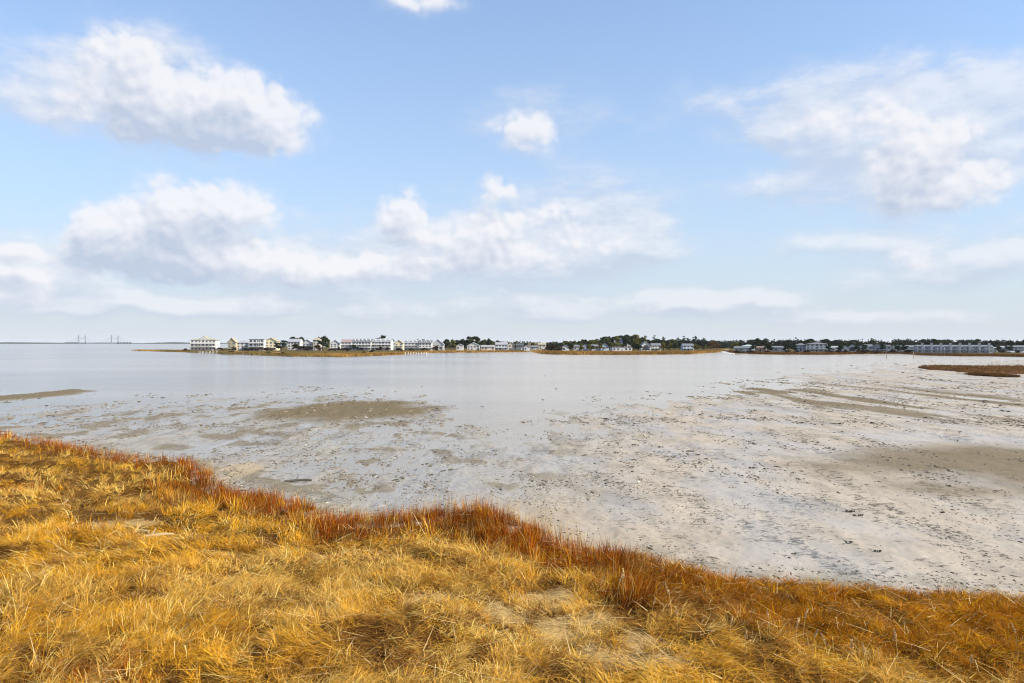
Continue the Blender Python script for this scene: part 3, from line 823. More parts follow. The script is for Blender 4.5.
def coarse_grass(px_, py_, z0, lab, name, pal, h, w):
    n = len(px_)
    k = rng.random(n)
    col = lerp3(pal[0], pal[1], k) * rng.uniform(0.75, 1.2, n)[:, None]
    v, q, c = blades(px_, py_, np.full(n, z0), rng.uniform(0.6, 1.2, n) * h, rng.uniform(0.6, 1.3, n) * w, rng.uniform(0, 6.28, n), rng.uniform(0.05, 0.5, n), rng.uniform(0.1, 0.7, n), col, seg=2)
    return v, q, c
def rep(xy, k, sp):
    x, y = np.repeat(xy[0], k), np.repeat(xy[1], k)
    return x + rng.normal(0, sp, len(x)), y + rng.normal(0, sp * 1.6, len(x))
parts = []
for i, f in enumerate(FRONTS[:3]):
    x, y = rep(f, 11, 1.6)
    pal = ((0.14, 0.075, 0.02), (0.46, 0.27, 0.075)) if i < 2 else ((0.06, 0.035, 0.014), (0.20, 0.09, 0.025))
    v, q, c = coarse_grass(x, y, 0.35, '', '', pal, 1.5 if i == 1 else 1.15, 0.30)
    patch = np.repeat(0.45 + 1.05 * fbm(x * 0.045, y * 0.022, 4, 141), 6)
    olive = np.repeat((1 - sstep(-150, -95, x)) * sstep(0.4, 0.6, fbm(x * 0.03, y * 0.015, 3, 142)), 6)
    c[:, :3] = c[:, :3] * patch[:, None] * (1 - olive[:, None] * np.array([0.55, 0.40, 0.3])[None])
    parts.append((v, q, c))
v, q, c = join(parts)
tag(link('far_marsh_grass', np_mesh('far_marsh_grass', v, q, M_BLADE, False, {'tone': c})), kind='stuff', label='golden marsh grass along the far shore')
parts = []
for x, y, hg in IS:
    x, y = rep((x, y), 5, 0.35)
    parts.append(coarse_grass(x, y, hg - 0.15, '', '', ((0.075, 0.035, 0.012), (0.16, 0.085, 0.028)), 0.5, 0.16))
v, q, c = join(parts)
tag(link('islet_grass', np_mesh('islet_grass', v, q, M_BLADE, False, {'tone': c})), kind='stuff', label='dark brown grass on the marsh islet')

# ------------------------------------------------------------------ far shore: houses
WALLS = {k: siding('siding_' + k, c) for k, c in dict(white=(0.54, 0.53, 0.50), cream=(0.66, 0.56, 0.34), tan=(0.44, 0.36, 0.22), beige=(0.55, 0.48, 0.38), grey=(0.29, 0.30, 0.315), dark=(0.12, 0.13, 0.15), blue=(0.42, 0.50, 0.58), pale=(0.40, 0.41, 0.425), rust=(0.34, 0.20, 0.14), olive=(0.36, 0.34, 0.22), orange=(0.46, 0.28, 0.12), sage=(0.34, 0.36, 0.32)).items()}
ROOFS = {k: plain('shingle_' + k, c, 0.85, 0.2, 1.5) for k, c in dict(grey=(0.13, 0.135, 0.145), light=(0.27, 0.275, 0.285), tan=(0.30, 0.26, 0.17), pink=(0.26, 0.19, 0.17), dark=(0.07, 0.07, 0.075), green=(0.33, 0.42, 0.37), brown=(0.17, 0.12, 0.085)).items()}
TRIM = plain('white_trim', (0.58, 0.57, 0.54), 0.5, 0.05)
BRICK = plain('chimney_brick', (0.28, 0.14, 0.09), 0.9, 0.25, 3)
PLANK = plain('grey_plank', (0.30, 0.27, 0.23), 0.85, 0.25, 2)
STEEL = plain('grey_steel', (0.30, 0.31, 0.33), 0.5, 0.1)
def glass_mat():
    m, nt, out = new_mat('window_glass')
    principled(nt, out, **{'Base Color': (0.035, 0.042, 0.055), 'Roughness': 0.12})
    return m
GLASS = glass_mat()
SHADE = plain('dark_opening', (0.05, 0.05, 0.055), 0.8)

WIN = {}
def window_mesh(w, h):
    k = (round(w, 1), round(h, 1))
    if k not in WIN:
        p = MB().box(-w / 2, w / 2, -0.03, 0.02, -h / 2, h / 2).mesh('window', GLASS)
        t = 0.13
        f = MB()
        f.box(-w / 2 - t, w / 2 + t, -0.08, 0.015, h / 2, h / 2 + t).box(-w / 2 - t, w / 2 + t, -0.08, 0.015, -h / 2 - t, -h / 2)
        f.box(-w / 2 - t, -w / 2, -0.08, 0.015, -h / 2, h / 2).box(w / 2, w / 2 + t, -0.08, 0.015, -h / 2, h / 2).box(-0.035, 0.035, -0.06, -0.031, -h / 2, h / 2)
        WIN[k] = (p, f.mesh('frame', TRIM))
    return WIN[k]

def add_window(root, x, y, z, w, h, rz=0):
    p, f = window_mesh(w, h)
    o = link('window', p, root, (x, y, z)); o.rotation_euler.z = rz
    link('frame', f, o)

def roof_part(root, kind, w, d, z0, rise, mat, ov=0.5, x0=None):
    x0 = -w / 2 if x0 is None else x0
    x1 = x0 + w; m = MB(); t = 0.22
    if kind == 'side':        # ridge along the facade
        m.prism_x([(-ov, z0 - 0.1), (d / 2, z0 + rise), (d + ov, z0 - 0.1), (d + ov, z0 - 0.1 + t), (d / 2, z0 + rise + t), (-ov, z0 - 0.1 + t)], x0 - ov * 0.6, x1 + ov * 0.6)
    elif kind == 'front':     # gable faces the water
        c = (x0 + x1) / 2
        m.prism([(x0 - ov, z0 - 0.1), (c, z0 + rise), (x1 + ov, z0 - 0.1), (x1 + ov, z0 - 0.1 + t), (c, z0 + rise + t), (x0 - ov, z0 - 0.1 + t)], -ov, d + ov * 0.6)
    elif kind == 'hip':
        i = min(w, d) / 2
        a = [(x0 - ov, -ov, z0), (x1 + ov, -ov, z0), (x1 + ov, d + ov, z0), (x0 - ov, d + ov, z0)]
        if w >= d: r = [(x0 + i, d / 2, z0 + rise), (x1 - i, d / 2, z0 + rise)]
        else: r = [((x0 + x1) / 2, i, z0 + rise), ((x0 + x1) / 2, d - i, z0 + rise)]
        if w >= d:
            m.quad(a[0], a[1], r[1], r[0]).quad(a[1], a[2], r[1]).quad(a[2], a[3], r[0], r[1]).quad(a[3], a[0], r[0])
        else:
            m.quad(a[0], a[1], r[0]).quad(a[1], a[2], r[1], r[0]).quad(a[2], a[3], r[1]).quad(a[3], a[0], r[0], r[1])
        m.box(x0 - ov, x1 + ov, -ov, d + ov, z0 - t, z0 - 0.004)
    else:                     # flat with parapet edge
        m.box(x0 - 0.25, x1 + 0.25, -0.25, d + 0.25, z0, z0 + 0.35)
    return m.build('roof', mat, root)

def house(pl, pr, top, D, wall, roof, kind, st, label, rise=None, cat='house', name='house', porch=(), dormers=0, gable=None, towers=0, rz=0.0, chimney=False, arch=False, group=None, stilts=0.0, base=1.0, depth=None, wx=3.2, ww=1.15):
    w = (pr - pl) / F * D; x = sx((pl + pr) / 2, D)
    ztop = CAM_H + (HY - top) / F * D
    H = ztop - base
    d = depth or max(7.0, min(13.0, w * 0.8))
    if rise is None: rise = {'flat': 0.35, 'hip': min(0.24 * H, 2.6), 'side': min(0.28 * H, 2.8), 'front': min(0.36 * H, w * 0.5, 4.5)}[kind]
    hw = H - rise                     # wall height
    if pl > 730: rz = rz - 0.42       # the east shore runs obliquely and its fronts turn away from the sun
    root = empty(name, (x, D, base), rz)
    tag(root, label, cat, group)
    wm = WALLS[wall]; rm = ROOFS[roof]
    b = MB()
    z0 = stilts
    if kind == 'front':
        b.prism([(-w / 2, z0), (w / 2, z0), (w / 2, hw), (0, hw + rise - 0.02), (-w / 2, hw)], 0, d)
    elif kind == 'side':
        b.prism_x([(0, z0), (d, z0), (d, hw), (d / 2, hw + rise - 0.02), (0, hw)], -w / 2, w / 2)
    else:
        b.box(-w / 2, w / 2, 0, d, z0, hw)
    b.build('wall', wm, root)
    if stilts:
        n = max(3, int(w / 3))
        for i in range(n):
            px_ = -w / 2 + 0.3 + (w - 0.6) * i / (n - 1)
            MB().tube((px_, 0.4, -0.8), (px_, 0.4, stilts), 0.18).build('post', TRIM, root)
        MB().box(-w / 2 + 1, w / 2 - 1, 2.2, d - 1, -0.5, stilts).build('undercroft', SHADE, root)
    rf = roof_part(root, kind, w, d, hw, rise, rm)
    if chimney:
        cx = w * 0.22
        MB().box(cx - 0.4, cx + 0.4, d / 2 - 0.4, d / 2 + 0.4, hw, hw + rise + 1.0).build('chimney', BRICK, rf)
    if gable:                          # cross gable on the facade
        gx0, gw, gr = gable
        gb = MB().prism([(gx0 - gw / 2, hw - 0.6), (gx0 + gw / 2, hw - 0.6), (gx0 + gw / 2, hw), (gx0, hw + gr - 0.03), (gx0 - gw / 2, hw)], -0.35, d * 0.5).build('gable', wm, root)
        roof_part(root, 'front', gw, d * 0.5, hw, gr, rm, 0.45, gx0 - gw / 2).name = 'gable_roof'
        add_window(root, gx0, -0.37, hw + gr * 0.22, 0.9, 0.9)
    for i in range(dormers):
        dx = -w / 2 + w * (i + 0.5) / dormers; dw = min(2.4, w / dormers * 0.55)
        y0 = 0.25 * d * 0.5
        dm = MB().prism([(dx - dw / 2, hw + 0.1), (dx + dw / 2, hw + 0.1), (dx + dw / 2, hw + rise * 0.62), (dx, hw + rise * 0.98), (dx - dw / 2, hw + rise * 0.62)], y0, d * 0.5).build('dormer', wm, root)
        p, f = window_mesh(0.9, 0.9)
        link('window', p, dm, (dx, y0 - 0.02, hw + rise * 0.42))
    # windows
    fh = (hw - z0) / st
    n = max(1, int(round(w / wx)))
    for k in range(st):
        zc = z0 + fh * (k + 0.55)
        for i in range(n):
            wx_ = -w / 2 + w * (i + 0.5) / n
            if k == 0 and i == n // 2 and not stilts:
                dr = MB().box(wx_ - 0.5, wx_ + 0.5, -0.04, 0.02, z0, z0 + 2.1).build('door', SHADE if n % 2 else TRIM, root)
                MB().tube((wx_ + 0.38, -0.10, z0 + 1.0), (wx_ + 0.38, -0.045, z0 + 1.0), 0.04).build('handle', STEEL, dr)
                continue
            wh = min(1.7, fh * 0.56)
            add_window(root, wx_, 0, zc, min(ww * 1.3, w / n * 0.62) + (0.1 * ((i + k) % 2)), wh)
        for sgn in (-1, 1):            # one on each side wall
            add_window(root, sgn * w / 2, d * 0.45, zc, 1.0, min(1.4, fh * 0.5), sgn * math.pi / 2)
    for k in porch:                    # open balcony on storey k
        zf = z0 + fh * k + (0.06 if k == 0 else 0.0); pd = 1.9
        pb = MB().box(-w / 2 + 0.2, w / 2 - 0.2, -pd, -0.004, zf - 0.22, zf).build('balcony', TRIM, root)
        r = MB()
        r.box(-w / 2 + 0.2, w / 2 - 0.2, -pd, -pd + 0.07, zf + 0.95, zf + 1.05)
        for i in range(int(w / 0.9) + 1):
            x_ = -w / 2 + 0.25 + i * (w - 0.5) / int(w / 0.9)
            r.box(x_ - 0.04, x_ + 0.04, -pd + 0.004, -pd + 0.066, zf, zf + 0.95)
        r.build('railing', TRIM, pb)
        npost = max(2, int(w / 4) + 1)
        if (k + 1) in porch or k == max(porch):
            for i in range(npost):
                x_ = -w / 2 + 0.3 + (w - 0.6) * i / (npost - 1)
                MB().tube((x_, -pd + 0.2, zf), (x_, -pd + 0.2, zf + fh - 0.22), 0.10).build('post', TRIM, pb)
    if arch:
        ab = MB(); r0 = w * 0.30; zc = hw * 0.52
        seg = 12
        out_ = [(r0 * math.cos(math.pi * i / seg), zc + r0 * 1.15 * math.sin(math.pi * i / seg)) for i in range(seg + 1)]
        ab.prism([(-r0, hw * 0.22)] + [(x_, z_) for x_, z_ in reversed(out_)] + [(r0, hw * 0.22)], -0.12, -0.02).build('arched_window', GLASS, root)
    for i in range(towers):
        tx = -w / 2 + w * (i + 0.6) / towers
        tb = MB().box(tx - 0.6, tx + 0.6, -0.9, 1.0, -0.2, hw + rise + 1.3).build('stair_tower', WALLS['white'], root)
        MB().box(tx - 0.75, tx + 0.75, -1.05, 1.15, hw + rise + 1.3, hw + rise + 1.6).build('tower_cap', TRIM, tb)
    return root

# left village, from the free-standing house to the channel
house(191, 215, 338.2, 640, 'white', 'tan', 'hip', 3, 'white three-storey house with tan hipped roof standing alone at the far left of the village', porch=(1, 2), gable=(0.5, 7.5, 3.6), rise=1.6, rz=0.12)
house(227.5, 235.5, 338.0, 640, 'tan', 'tan', 'front', 3, 'narrow tan house with steep gable, leftmost of the main village', rise=4.2)
house(236.5, 248, 340.2, 645, 'white', 'light', 'hip', 3, 'plain white house with pale roof right beside the narrow tan gable house', rz=0.08)
house(249, 264, 339.0, 635, 'white', 'grey', 'flat', 3, 'white flat-roofed house with wide dark balcony openings', porch=(1, 2), ww=2.2)
house(265, 276.5, 338.0, 640, 'cream', 'tan', 'front', 3, 'cream yellow gabled house left of the round dark tree', porch=(1,), rise=3.2)
house(287.5, 300, 339.0, 660, 'white', 'light', 'side', 3, 'white house half hidden between two dark trees', chimney=True)
house(302.5, 312, 339.4, 655, 'white', 'light', 'front', 3, 'white gabled house above the long dark bush', porch=(1,))
house(312.8, 319.5, 337.2, 650, 'beige', 'tan', 'hip', 4, 'tall narrow beige house beside the tall leaning pine')
house(330, 340, 340.0, 660, 'white', 'light', 'front', 3, 'white gabled house just right of the tall leaning pine', porch=(1,))
house(341, 351.5, 339.6, 665, 'white', 'pink', 'side', 3, 'white balconied house with pinkish roof', porch=(1, 2), rise=2.6)
house(352, 371, 339.0, 650, 'white', 'grey', 'side', 3, 'left one of two long white townhouse rows with grey dormered roofs', name='townhouse_row', cat='townhouses', porch=(1, 2), dormers=5, ww=1.5)
house(371.6, 391, 338.8, 652, 'white', 'light', 'side', 3, 'right one of two long white townhouse rows, under the tall dark treetops', name='townhouse_row', cat='townhouses', porch=(1, 2), dormers=4, ww=1.5)
house(394.5, 403, 340.0, 630, 'cream', 'tan', 'front', 3, 'small yellow gabled house between the white townhouse rows', porch=(1, 2), rise=3.4)
house(404, 418, 340.0, 650, 'white', 'light', 'side', 3, 'white row with pale roof next to the yellow gabled house', name='townhouse_row', cat='townhouses', porch=(1, 2), dormers=3)
house(418.6, 431.5, 340.2, 648, 'white', 'grey', 'side', 3, 'white row with darker grey roof ending at the round shoreline bush', name='townhouse_row', cat='townhouses', porch=(1,), dormers=3)
house(432, 443.5, 339.4, 655, 'pale', 'light', 'front', 3, 'large pale grey gabled house at the right end of the white rows', rise=5)
house(456.5, 463, 344.0, 640, 'white', 'light', 'front', 1, 'very small white gabled cottage under dark trees', rise=1.6, porch=(0,))
house(467, 479.5, 342.6, 650, 'white', 'green', 'front', 2, 'white house with greenish gable in front of the big dark tree clump', rise=3)
house(481, 494.5, 345.4, 640, 'beige', 'light', 'side', 1, 'low beige bungalow with long light roof beneath the lone tall pine', chimney=True)
house(495.5, 507.5, 342.4, 650, 'blue', 'light', 'side', 2, 'pale blue two-storey house with white balcony', porch=(1,))
house(508.2, 514.5, 342.0, 652, 'beige', 'tan', 'front', 2, 'narrow beige gabled house beside the pale blue house', rise=2.6)
house(516, 523.5, 343.6, 650, 'dark', 'dark', 'side', 2, 'dark grey house by the mouth of the channel')
house(524, 530, 345.0, 620, 'white', 'light', 'front', 1, 'small white boathouse beside the channel', rise=1.8, cat='boathouse', name='boathouse')
house(530.6, 537.5, 345.6, 640, 'grey', 'grey', 'side', 1, 'low grey shed above the channel')
house(528, 538.5, 342.4, 800, 'orange', 'brown', 'flat', 2, 'flat orange brown building set back behind the channel houses', name='building', cat='building')
house(538.6, 546, 342.8, 720, 'beige', 'tan', 'side', 2, 'tan house behind the dark hedge on the marsh point')
# marsh point
house(562.5, 569.5, 345.2, 600, 'white', 'light', 'front', 1, 'little white cottage at the right end of the dark hedge', rise=1.9)
house(574, 580, 345.0, 620, 'beige', 'grey', 'side', 1, 'small beige cottage standing between two trees on the marsh point')
house(582.5, 588.5, 344.2, 615, 'pale', 'grey', 'front', 2, 'narrow pale house with grey gable on the marsh point', rise=2.2)
house(592, 600, 344.6, 610, 'white', 'grey', 'side', 1, 'white house with grey roof left of the pale blue one on the marsh point', chimney=True)
house(600.8, 609, 343.8, 605, 'blue', 'light', 'front', 2, 'pale blue gabled house at the edge of the wood', rise=2.6)
house(612.5, 632, 347.0, 570, 'white', 'grey', 'flat', 1, 'long low white boathouse with a full-length white railing', porch=(0,), name='boathouse', cat='boathouse')
house(614.5, 622.5, 338.6, 680, 'white', 'light', 'side', 3, 'white house whose pale roof rises among the wood, above the long boathouse', porch=(2,))
house(624.5, 630.5, 337.8, 700, 'white', 'pink', 'front', 4, 'tall thin white house among the trees of the wood', rise=3)
house(641, 651, 341.4, 600, 'white', 'light', 'front', 2, 'white house with big arched window and steep gable', rise=4.2, arch=True)
house(651.6, 661, 343.4, 605, 'white', 'grey', 'side', 2, 'white house with grey roof joined closely right of the arched window house', porch=(1,))
house(683, 694, 343.8, 615, 'blue', 'grey', 'side', 2, 'grey blue house under the thin tall pines', porch=(1,))
# right shore
house(734.5, 751.5, 346.6, 560, 'sage', 'grey', 'side', 1, 'long low sage grey bungalow at the water right of the sandy inlet')
house(742, 753.5, 344.6, 640, 'pale', 'green', 'hip', 2, 'pale house with light green roof behind the sage bungalow')
house(755, 766, 346.4, 565, 'rust', 'brown', 'side', 1, 'reddish brown cottage near the water', chimney=True)
house(770, 786, 346.2, 565, 'grey', 'grey', 'side', 1, 'long grey cottage right of the reddish brown one')
house(795.5, 806, 343.2, 560, 'pale', 'grey', 'hip', 3, 'pale grey block standing left of the big white apartment house', name='apartment_house', cat='apartments')
house(807, 827, 342.4, 545, 'white', 'grey', 'hip', 3, 'big white three-storey apartment house with shallow grey roof', name='apartment_house', cat='apartments', porch=(1,), rise=1.2)
house(828, 842, 346.2, 550, 'grey', 'light', 'side', 1, 'low grey house with light roof behind the rust marsh', porch=(0,))
house(842.5, 848, 345.6, 545, 'white', 'light', 'front', 1, 'tiny white gabled house beside the white arched one', rise=1.6)
house(848.6, 856.5, 344.2, 545, 'white', 'dark', 'front', 2, 'white gabled house with dark arch, on the dark right shore', rise=2.6, arch=True)
house(858, 864.5, 345.4, 555, 'pale', 'grey', 'front', 1, 'pale gabled house right after the white house with dark arch', rise=1.8)
house(865, 872, 344.6, 560, 'white', 'grey', 'side', 2, 'white house with grey roof left of the broad grey gable')
house(872.6, 883, 344.0, 550, 'grey', 'grey', 'front', 2, 'broad grey house with wide low gable', rise=2.6)
house(883.6, 890.5, 345.0, 552, 'pale', 'dark', 'side', 2, 'pale house with dark roof squeezed right of the broad grey gable')
house(891, 897.5, 345.4, 555, 'sage', 'grey', 'front', 1, 'small sage gabled house behind the left mooring pole', rise=1.8)
house(898, 904.5, 345.6, 558, 'sage', 'dark', 'side', 1, 'small sage house with dark level roof left of the long grey row')
house(905, 921.5, 345.4, 555, 'grey', 'grey', 'side', 2, 'long grey row house with light roof behind the right mooring pole', porch=(1,), name='townhouse_row', cat='townhouses')
house(922, 987, 345.2, 480, 'grey', 'grey', 'side', 2, 'very long grey waterfront row with white stair towers rising above its roof', porch=(0, 1), towers=8, name='townhouse_row', cat='townhouses', rise=1.2, wx=4.2, ww=1.5)
house(990, 998, 347.4, 560, 'white', 'light', 'side', 1, 'low white house just beyond the end of the long tower row')
house(999, 1009, 346.2, 570, 'grey', 'light', 'side', 1, 'grey house with light roof near the right edge')
house(1011, 1026, 345.6, 575, 'pale', 'grey', 'side', 2, 'pale two-storey house cut by the right edge')

# ------------------------------------------------------------------ trees
def leaf_mat(name, a, b):
    m, nt, out = new_mat(name)
    oi = nd(nt, 'ShaderNodeObjectInfo'); geo = nd(nt, 'ShaderNodeNewGeometry')
    c = mix_c(nt, noise(nt, geo.outputs['Position'], 0.5, 3), a, b)
    c2 = mix_c(nt, oi.outputs['Random'], c, tuple(min(1, x * 1.5) for x in a))
    d = nd(nt, 'ShaderNodeBsdfDiffuse'); nt.links.new(c2, d.inputs['Color'])
    t = nd(nt, 'ShaderNodeBsdfTranslucent'); nt.links.new(c2, t.inputs['Color'])
    mx = nd(nt, 'ShaderNodeMixShader'); mx.inputs[0].default_value = 0.2
    nt.links.new(d.outputs[0], mx.inputs[1]); nt.links.new(t.outputs[0], mx.inputs[2]); nt.links.new(mx.outputs[0], out.inputs['Surface'])
    return m
LEAF = dict(dark=leaf_mat('needles_dark', (0.022, 0.030, 0.014), (0.05, 0.06, 0.022)), olive=leaf_mat('leaves_olive', (0.09, 0.085, 0.02), (0.17, 0.15, 0.035)),
            brown=leaf_mat('leaves_brown', (0.08, 0.045, 0.018), (0.15, 0.08, 0.03)), hedge=leaf_mat('leaves_hedge', (0.03, 0.02, 0.012), (0.07, 0.04, 0.02)))
BARK = plain('bark', (0.11, 0.085, 0.065), 0.9, 0.3, 2)

def crown_mesh(name, clumps, nper, size, mat, seed):
    r = np.random.default_rng(seed)
    P, Q = [], []
    for cx, cy, cz, rr in clumps:
        v = r.normal(0, 1, (nper, 3)); v /= np.linalg.norm(v, axis=1)[:, None]
        c = np.array([cx, cy, cz]) + v * (rr * r.random(nper) ** 0.45)[:, None] * np.array([1, 1, 0.72])
        a = r.normal(0, 1, (nper, 3)); a /= np.linalg.norm(a, axis=1)[:, None]
        b = np.cross(a, r.normal(0, 1, (nper, 3))); b /= np.linalg.norm(b, axis=1)[:, None]
        s = size * r.uniform(0.5, 1.2, nper)[:, None]
        P.append(np.stack([c - a * s - b * s * .5, c + a * s - b * s * .5, c + a * s + b * s * .5, c - a * s + b * s * .5], 1).reshape(-1, 3))
    V = np.concatenate(P); Q = np.arange(len(V)).reshape(-1, 4)
    return np_mesh(name, V, Q, mat)

# every variant is 1 m tall; its thing is scaled to the height it has on the shore
def variants(kind, k):
    r = random.Random(hash(kind) % 1000 if False else sum(map(ord, kind)) * 31 + k)
    cl = []; tr = MB()
    if kind in ('dark', 'olive', 'brown'):
        tr.tube((0, 0, -0.03), (0.01, 0, 0.5), 0.028, 0.014)
        for i in range(15):
            a = r.uniform(0, 6.28); q = r.uniform(0.05, 0.30); z = r.uniform(0.28, 0.86)
            q *= 1.15 - 0.7 * max(0, (z - 0.45) / 0.45)
            cl.append((q * math.cos(a), q * math.sin(a), z, r.uniform(0.09, 0.16)))
            if i < 6: tr.tube((0.005, 0, r.uniform(0.2, 0.4)), (q * .9 * math.cos(a), q * .9 * math.sin(a), z), 0.010, 0.004, 5)
        return crown_mesh('crown', cl, 62 if kind != 'brown' else 34, 0.046, LEAF[kind], k + 5), tr.mesh('trunk', BARK)
    if kind == 'pine':
        bx, by = r.uniform(-.05, .05), r.uniform(-.05, .05)
        tr.tube((0, 0, -0.03), (bx * .5, by * .5, 0.55), 0.016, 0.011).tube((bx * .5, by * .5, 0.55), (bx, by, 0.95), 0.011, 0.004)
        for i in range(8):
            a = r.uniform(0, 6.28); z = r.uniform(0.55, 0.95); q = r.uniform(0.04, 0.17) * (1.25 - z * 0.7)
            p = (bx * z + q * math.cos(a), by * z + q * math.sin(a), z)
            cl.append((*p, r.uniform(0.045, 0.085))); tr.tube((bx * z * .9, by * z * .9, z - 0.06), p, 0.006, 0.003, 4)
        return crown_mesh('crown', cl, 30, 0.026, LEAF['dark'], k + 50), tr.mesh('trunk', BARK)
    if kind == 'bush':
        for i in range(11):
            a = r.uniform(0, 6.28); q = r.uniform(0.1, 0.75)
            cl.append((q * math.cos(a), q * math.sin(a) * .8, r.uniform(0.25, 0.78) * (1.1 - 0.4 * q), r.uniform(0.2, 0.32)))
        tr.tube((0, 0, -0.05), (0.05, 0, 0.4), 0.05, 0.03).tube((0, 0, -0.05), (-0.2, 0.1, 0.4), 0.04, 0.02)
        return crown_mesh('crown', cl, 45, 0.085, LEAF['hedge'], k + 90), tr.mesh('trunk', BARK)
VAR = {k: [variants(k, i) for i in range(4)] for k in ('dark', 'olive', 'brown', 'pine', 'bush')}
NAME = dict(dark=('evergreen_tree', 'tree'), olive=('broadleaf_tree', 'tree'), brown=('bare_tree', 'tree'), pine=('pine_tree', 'tree'), bush=('bush', 'bush'))
_tn = [0]
def tree(px, top, D, kind, label, wide=1.0, group=None, base=0.9):
    _tn[0] += 1; k = _tn[0]
    h = CAM_H + (HY - top) / F * D - base
    nm, cat = NAME[kind]
    root = empty(nm, (sx(px, D), D, base), (k * 2.399) % 6.28)
    tag(root, label, cat, group)
    wide *= {'dark': 1.3, 'olive': 1.3, 'brown': 1.2, 'pine': 1.15, 'bush': 1.25}[kind]
    root.scale = (h * wide, h * wide, h)
    c, t = VAR[kind][k % 4]
    link('crown', c, root); link('trunk', t, root)
    return root

# trees that stand out
tree(282, 339.4, 625, 'dark', 'round dark evergreen between the cream gabled house and the half hidden white house', 1.45)
tree(293, 335.4, 690, 'dark', 'dark treetop showing above the roof of the half hidden white house', 1.0)
tree(300.5, 334.8, 700, 'dark', 'taller dark treetop right above the half hidden white house', 0.95)
tree(297, 342, 622, 'dark', 'dark conical tree in front of the half hidden white house', 1.15)
tree(304, 345, 618, 'bush', 'long dark bush below the white gabled house', 1.1)
tree(309.5, 345.4, 616, 'bush', 'low dark bush at the right end of the long dark one', 1.0)
tree(319, 334.6, 660, 'dark', 'dark treetop rising behind the tall narrow beige house', 0.5)
tree(322.5, 333.0, 618, 'dark', 'tall leaning dark pine in front of the left village', 0.62)
tree(327.0, 336.0, 625, 'olive', 'shorter olive green broadleaf tree touching the tall leaning pine', 0.6)
tree(317.5, 343.6, 612, 'bush', 'broad dark bush at the foot of the tall leaning pine', 0.75)
tree(339, 346.8, 605, 'bush', 'dark bush in front of the white gabled house right of the tall pine', 0.7)
tree(355, 343.2, 600, 'dark', 'dark small tree in front of the left white townhouse row', 1.15)
tree(348, 350.0, 560, 'bush', 'low dark bush in the golden marsh left of the small tree', 0.9, base=.7)
tree(372.5, 349.0, 530, 'bush', 'reddish dark bush in the golden marsh before the right townhouse row', 1.1, base=.7)
tree(387.5, 346.6, 610, 'bush', 'dark upright bush at the right end of the townhouse rows', 0.6)
tree(376, 335.2, 760, 'dark', 'broad dark treetop above the right townhouse row', 1.2)
tree(382, 334.2, 770, 'dark', 'tallest dark treetop above the right townhouse row', 1.0)
tree(392, 337.6, 780, 'dark', 'small dark treetop over the gap left of the yellow gabled house', 0.6)
tree(417.5, 337.6, 780, 'dark', 'dark treetop over the row with darker grey roof', 0.7)
tree(425, 337.2, 790, 'dark', 'wide dark treetop near the large pale gabled house', 0.85)
tree(436.5, 345.0, 605, 'bush', 'round dark shoreline bush in front of the large pale gabled house', 0.8)
tree(446.5, 338.0, 680, 'dark', 'slim dark evergreen right of the large pale gabled house', 0.6)
tree(453, 338.6, 675, 'olive', 'olive tree between the slim evergreen and the very small cottage', 0.8)
tree(461, 336.6, 700, 'dark', 'dark tree behind the very small white cottage', 0.8)
tree(468.5, 335.2, 700, 'dark', 'tall dark tree at the left of the big clump', 0.75)
tree(475.5, 335.0, 705, 'dark', 'broad dark tree in the middle of the big clump', 0.95)
tree(484, 338.6, 700, 'olive', 'olive brown tree left of the lone tall pine', 0.8)
tree(489.5, 336.0, 690, 'dark', 'lone tall pine over the low beige bungalow', 0.45)
tree(497.5, 339.6, 710, 'dark', 'dark tree behind the pale blue two-storey house', 0.8)
tree(548, 345.6, 585, 'bush', 'left part bush of the dark hedge on the marsh point', 1.0)
tree(553.5, 345.2, 582, 'bush', 'middle bush of the dark hedge on the marsh point', 1.1)
tree(559, 346.6, 584, 'bush', 'right end bush of the dark hedge on the marsh point', 0.95)
tree(574.5, 339.6, 680, 'olive', 'olive tree behind the small beige cottage on the marsh point', 0.85)
tree(585.5, 338.4, 680, 'dark', 'dark pointed tree behind the narrow pale house on the marsh point', 0.6)
tree(605.5, 337.0, 670, 'olive', 'broad olive tree at the left slope of the wood', 1.0)
tree(613, 335.0, 690, 'olive', 'tall olive tree on top of the wood, left of the white roof', 0.75)
tree(621, 334.0, 720, 'dark', 'tall dark tree above the white roof among the wood', 0.6)
tree(626.5, 333.0, 720, 'dark', 'highest dark tree of the wood', 0.6)
tree(632.5, 333.8, 690, 'dark', 'dark tree right of the tall thin white house', 0.55)
tree(636.5, 336.0, 640, 'olive', 'broad olive tree left of the arched window house', 0.75)
tree(644.5, 333.8, 700, 'pine', 'thin tall pine rising behind the arched window house', 1.1)
tree(653.5, 335.2, 700, 'pine', 'shorter thin pine behind the white house with grey roof', 1.3)
tree(658, 338.0, 680, 'dark', 'dark tree behind the right end of the white house with grey roof', 0.8)
tree(664, 336.4, 720, 'pine', 'thin pine with small crown right of the white house with grey roof', 1.0)
tree(679, 336.0, 720, 'pine', 'flat-topped pine at the right of the wood', 1.5)
tree(684.5, 336.0, 730, 'pine', 'flat-topped pine over the grey blue house', 1.4)
tree(688.5, 336.4, 720, 'pine', 'slender pine right of the flat-topped ones', 1.0)
tree(694.5, 335.8, 740, 'pine', 'slender pine standing free left of the brown trees', 1.3)
tree(703, 336.2, 740, 'pine', 'last slender pine before the sandy inlet', 1.3)
tree(711, 341.2, 660, 'brown', 'left bare brown tree beside the sandy inlet', 1.0)
tree(717, 341.4, 650, 'brown', 'right bare brown tree beside the sandy inlet', 1.0)
tree(735, 340.0, 640, 'olive', 'olive tree at the left end of the right shore', 0.9)
